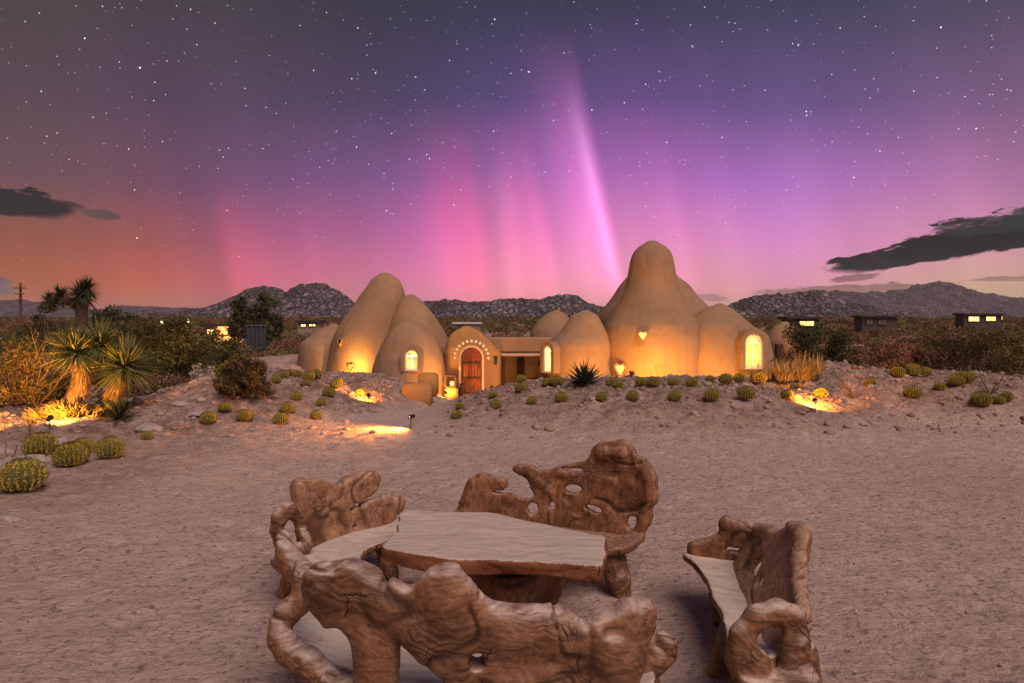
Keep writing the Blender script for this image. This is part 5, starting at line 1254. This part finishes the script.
# uncountable gravel and litter on the mounds and the yard
def scatter(name, n, fx, smin_, smax_, mat, seed, flat=.6):
    rng = np.random.default_rng(seed); x, y = fx(rng, n); z = ground(x, y); V0 = []; 
    base, fc = rock_mesh(rng, np.array([1, 1, 1]), 1); fc = np.array(fc); nb = len(base); s = rng.uniform(0, 1, len(x))**3*(smax_-smin_)+smin_
    V = []; th = rng.uniform(0, 6.28, len(x)); st = rng.uniform(.6, 1.4, (len(x), 3))*np.array([1, 1, flat])
    B = base[None]*st[:, None]*s[:, None, None]; c_, s_ = np.cos(th)[:, None], np.sin(th)[:, None]
    X = B[..., 0]*c_-B[..., 1]*s_+x[:, None]; Y_ = B[..., 0]*s_+B[..., 1]*c_+y[:, None]; Z = B[..., 2]+z[:, None]+s[:, None]*.1
    V = np.stack([X, Y_, Z], -1).reshape(-1, 3); Fq = (fc[None]+np.arange(len(x))[:, None, None]*nb).reshape(-1, 3)
    return tag(mesh(name, V, Fq, mat, smooth=False), kind='stuff')
def on_mounds(rng, n):
    x = []; 
    cs = [(-6.6, 22, 4.6, 8, .36), (4.2, 20, 7.3, 6.5, .42), (12.4, 19, 5.4, 5, .14), (-12, 16, 4, 6, .08)]; ks = rng.choice(4, n, p=[c[4] for c in cs]); c = np.array(cs)[ks]
    return c[:, 0]+c[:, 2]*rng.normal(size=n)*.5, c[:, 1]+c[:, 3]*rng.normal(size=n)*.4
def off_path(rng, n):
    x, y = on_mounds(rng, n); k = ~((x > -3.9+(27-y)*.02) & (x < -1.6+(y-22)*.05) & (y > 15)) & (y > 14.2); return x[k], y[k]
scatter('mound_gravel', 9000, off_path, .015, .12, material('brown_gravel', (.17, .105, .08), (.46, .34, .28), .95, .9, .5, 30), 5)
scatter('yard_gravel', 7000, lambda r, n: (r.uniform(-11, 13, n), r.uniform(3.2, 17, n)), .004, .022, material('pale_gravel', (.16, .11, .09), (.62, .53, .47), .9, 2.3), 6, .5)
# dry leaf litter
rng = np.random.default_rng(8); lx_, ly_ = off_path(rng, 18000); n = len(lx_); lz = ground(lx_, ly_)+.012
V, Fq = leaves(np.stack([lx_, ly_, lz], 1), .035, 2.2, rng); tag(mesh('leaf_litter', V, Fq, leafmat('dry_litter', (.07, .035, .022), (.42, .30, .20)), smooth=False, attr=rng.uniform(0, 1, n)), kind='stuff')

# ------------------------------------------------------------------ far scrub that reads as one mass, and its nearer bushes
rng = np.random.default_rng(77); n = 5600; Yc = 40+230*rng.uniform(0, 1, n)**1.25; Xc = rng.uniform(-.95, .95, n)*Yc
keep = ~((Yc < 48) & (Xc > -16) & (Xc < 14)); Xc, Yc = Xc[keep], Yc[keep]; n = len(Xc); Zc = ground(Xc, Yc)
def scrub(name, sel, mat, sz):
    xs_, ys_, zs_ = Xc[sel], Yc[sel], Zc[sel]; m_ = len(xs_); per = 84
    hb = rng.uniform(.45, 1.0, m_)*sz*(1+ys_/300); rb = hb*rng.uniform(.8, 1.5, m_); d = rng.normal(size=(m_, per, 3)); d /= np.linalg.norm(d, axis=2)[..., None]; d *= rng.uniform(.3, 1, (m_, per, 1))**.6
    P_ = np.stack([xs_[:, None]+d[..., 0]*rb[:, None], ys_[:, None]+d[..., 1]*rb[:, None], zs_[:, None]+hb[:, None]*(.45+.6*d[..., 2])], -1).reshape(-1, 3)
    s = np.repeat(.06+ys_/800, per)[:, None]; V, Fq = leaves(P_, 1.0, 1.9, rng); V = (V.reshape(-1, 4, 3)-P_[:, None])*s[:, None]*1.25+P_[:, None]
    at = np.clip(np.repeat(rng.uniform(0, .6, m_), per)+rng.uniform(0, .4, m_*per), 0, 1)
    return tag(mesh(name, V.reshape(-1, 3), Fq, mat, smooth=False, attr=at), kind='stuff')
u = rng.uniform(0, 1, n)+.25*np.sign(vnoise(Xc/25, Yc/25, 0, 3))
scrub('olive_scrub', u < .42, L['olive'], .95); scrub('rusty_scrub', (u >= .42) & (u < .80), L['rust'], .85); scrub('dry_scrub', u >= .80, L['brown'], .95)

# ------------------------------------------------------------------ utility pole and far houses
Yp = 46; x = (20.5-CX)/F*Yp; zt = H-(283-HY)/F*Yp
o = thing('utility_pole', 'wooden utility pole with crossarms at the far left', 'pole', (x, Yp, GZ(x, Yp)))
mb = MB(); mb.tube([(x, Yp, GZ(x, Yp)-.2), (x, Yp, zt)], [.12, .08], 8); mb.build('pole', L['bark'], o)
for k, zz in enumerate((zt-.35, zt-.75, zt-1.15)):
    mb = MB(); mb.box((x, Yp-.12, zz), (.80-.2*k, .07, .06)); ca = mb.build('crossarm', L['bark'], o)
    for sx_ in (-.38, -.15, .15, .38):
        mb = MB(); mb.tube([(x+sx_*(1-.2*k), Yp-.12, zz+.05), (x+sx_*(1-.2*k), Yp-.12, zz+.10)], .018, 6); mb.build('insulator', M['black_metal'], ca)
M['dark_wall'] = material('dark_house_wall', (.065, .048, .04), (.11, .08, .065), .9, 1.2, .3, 8)
M['tan_wall'] = material('tan_house_wall', (.26, .20, .16), (.34, .27, .21), .9, 1.2, .3, 8)
M['white_roof'] = material('white_roof', (.55, .56, .60), (.66, .67, .70), .7, 1)
M['dark_roof'] = material('dark_roof', (.035, .03, .035), (.06, .05, .055), .8, 1)
M['far_glow'] = emitter('far_window_glow', (1.0, .62, .20), 1.5, .8)
M['orange_glow'] = emitter('orange_strip_glow', (1.0, .30, .07), 1.7, .8)
M['dim_glass'] = material('dim_glass', (.10, .10, .13), (.16, .15, .17), .2, 1, spec=.5)
def house_far(label, Y, x0, x1, ytop, ybot, wall, roof, wins, depth=2.4, over=.35, strip=None, rtop=None):
    xa, xb = (x0-CX)/F*Y, (x1-CX)/F*Y; zt = H-(ytop-HY)/F*Y; zb = GZ((xa+xb)/2, Y)-.5
    o = thing('house', label, 'house', ((xa+xb)/2, Y+depth/2, zb)); fy = Y
    mb = MB(); mb.box(((xa+xb)/2, Y+depth/2, (zt+zb)/2), (xb-xa, depth, zt-zb)); mb.build('wall', M[wall], o)
    mb = MB(); mb.box(((xa+xb)/2, Y+depth/2-over*.3, zt+.16), (xb-xa+2*over, depth+2*over, .30)); mb.build('roof', M[roof], o)
    for wx0, wx1, wy0, wy1, mt in wins:
        a, b_ = W(wx0, wy0, Y), W(wx1, wy1, Y); c_ = ((a[0]+b_[0])/2, Y-.05, (a[2]+b_[2])/2); dd = (b_[0]-a[0], a[2]-b_[2])
        mb = MB(); t_ = .10
        for sx_ in (-1, 1): mb.box((c_[0]+sx_*(dd[0]/2), c_[1]-.03, c_[2]), (t_, .14, dd[1]+t_))
        for sz_ in (-1, 1): mb.box((c_[0], c_[1]-.028, c_[2]+sz_*dd[1]/2), (dd[0]-t_, .136, t_))
        mb.box((c_[0], c_[1]-.026, c_[2]), (t_*.8, .12, dd[1]-t_)); fr_ = mb.build('window', M['dark_wall'], o)
        mb = MB(); mb.box((c_[0], c_[1], c_[2]), (dd[0]-.02, .06, dd[1]-.02)); mb.build('pane', M[mt], fr_)
    if strip:
        a, b_ = W(strip[0], strip[2], Y-.9), W(strip[1], strip[3], Y-.9); mb = MB(); mb.box(((a[0]+b_[0])/2, Y-.9, (a[2]+b_[2])/2), (b_[0]-a[0], .12, a[2]-b_[2])); mb.build('light_strip', M['orange_glow'], o)
        l = bpy.data.lights.new('porch_light', 'AREA'); l.shape = 'RECTANGLE'; l.size = (b_[0]-a[0]); l.size_y = .5; l.energy = 240; l.color = (1, .4, .12); lo = bpy.data.objects.new('porch_light', l); C.objects.link(lo); lo.parent = o
        lo.location = np.array([(a[0]+b_[0])/2, Y-.6, b_[2]-.1])-np.array(o.location); lo.rotation_euler = (rad(25), 0, 0)
    return o
house_far('long low modern house with bright lit windows at the far right', 120, 964, 1003, 315, 323, 'dark_wall', 'dark_roof', [(968, 979, 316.5, 321.5, 'far_glow'), (985.5, 995.5, 316.5, 321, 'far_glow'), (1000.5, 1002.5, 316, 320, 'far_glow')])
house_far('low house with one lit window, just right of the small garden dome', 95, 788, 819, 319, 327, 'dark_wall', 'dark_roof', [(799, 814, 321, 326, 'far_glow')])
house_far('unlit low house with grey windows on the plain at the right', 105, 862, 897, 317.5, 325, 'dark_wall', 'dark_roof', [(866, 873, 319.5, 324.5, 'dim_glass'), (878, 886, 319.5, 324.5, 'dim_glass')])
house_far('far house glowing orange under its eave, left of the boulder hill', 70, 205, 241, 327, 336, 'tan_wall', 'dark_roof', [(207, 214.5, 329, 334.5, 'far_glow'), (220, 236, 330.5, 334.5, 'orange_glow')], strip=(218, 238, 326.5, 328.8))
house_far('far lit house at the foot of the boulder hill', 100, 298, 320, 322.5, 328, 'tan_wall', 'dark_roof', [(301, 306, 324, 327, 'far_glow'), (309, 316, 324, 326.5, 'far_glow')])
house_far('far white-roofed house below the middle ridge', 110, 454, 480, 324, 329, 'tan_wall', 'white_roof', [(458, 463, 325.5, 328.5, 'dim_glass')], over=.3)
for px, py, lb in ((162, 324, 'left one of two distant lamp posts on the plain'), (188, 322.5, 'right one of two distant lamp posts on the plain')):
    Y = 90; x = (px-CX)/F*Y; zz = H-(py-HY)/F*Y; z = GZ(x, Y); zz = max(zz, z+1.6)
    o = thing('lamp_post', lb, 'lamp post', (x, Y, z)); mb = MB(); mb.tube([(x, Y, z-.2), (x, Y, zz)], .06, 6); mb.build('post', M['black_metal'], o)
    mb = MB(); mb.tube([(x, Y, zz), (x, Y, zz+.12), (x, Y, zz+.30), (x, Y, zz+.38)], [.12, .2, .2, .08], 8); mb.build('lantern', emitter('far_lamp', (1, .8, .5), 3.0), o, True)
# corrugated metal fence
Y = 60; a, b_ = W(246, 326, Y), W(266, 345, Y); xs_ = np.linspace(a[0], b_[0], 90); yy_ = Y+.05*np.sin(xs_*16)
zg = min(GZ(a[0], Y), GZ(b_[0], Y))-.2; V = np.concatenate([np.stack([xs_, yy_, np.full(90, a[2])], 1), np.stack([xs_, yy_, np.full(90, zg)], 1), np.stack([xs_, yy_+.03, np.full(90, a[2])], 1), np.stack([xs_, yy_+.03, np.full(90, zg)], 1)])
i = np.arange(89); Fq = np.concatenate([np.stack([i+90, i+91, i+1, i], 1), np.stack([i+180, i+181, i+271, i+270], 1), np.stack([i, i+1, i+181, i+180], 1)])
o = thing('metal_fence', 'tall grey corrugated metal fence panel before the boulder hill', 'fence', ((a[0]+b_[0])/2, Y, zg))
mesh('corrugated_sheet', V, Fq, material('grey_sheet_metal', (.03, .032, .04), (.05, .055, .065), .8, 3, spec=.1), o)
mb = MB(); mb.box(((a[0]+b_[0])/2, Y, a[2]+.05), (b_[0]-a[0]+.2, .14, .09)); mb.build('top_rail', M['dim_glass'], o)
# low garden wall behind the dark bush
Y = 43; a, b_ = W(802, 346, Y), W(862, 348.5, Y); o = thing('garden_wall', 'low pale garden wall running behind the big dark bush', 'wall', ((a[0]+b_[0])/2, Y, -.3))
mb = MB(); zg = GZ((a[0]+b_[0])/2, Y)-.3; mb.box(((a[0]+b_[0])/2, Y, (a[2]+zg)/2), (b_[0]-a[0], .3, a[2]-zg), bev=.05); mb.build('wall_body', M['stucco'], o)
mb = MB(); mb.box(((a[0]+b_[0])/2, Y, a[2]+.03), (b_[0]-a[0]+.1, .38, .09), bev=.02); mb.build('coping', M['stucco_trim'], o)

# ------------------------------------------------------------------ desert air
hz = bpy.data.materials.new('desert_air'); hz.use_nodes = True; t = NT(hz.node_tree); t.n.clear()
pv = t.node('ShaderNodeVolumePrincipled'); pv.inputs['Color'].default_value = (.80, .76, .86, 1); pv.inputs['Density'].default_value = .00017
ho = t.node('ShaderNodeOutputMaterial'); t.l.new(pv.outputs[0], ho.inputs['Volume'])
mb = MB(); mb.box((0, 1270, 33), (6200, 2780, 78)); tag(mb.build('haze', hz), kind='stuff')
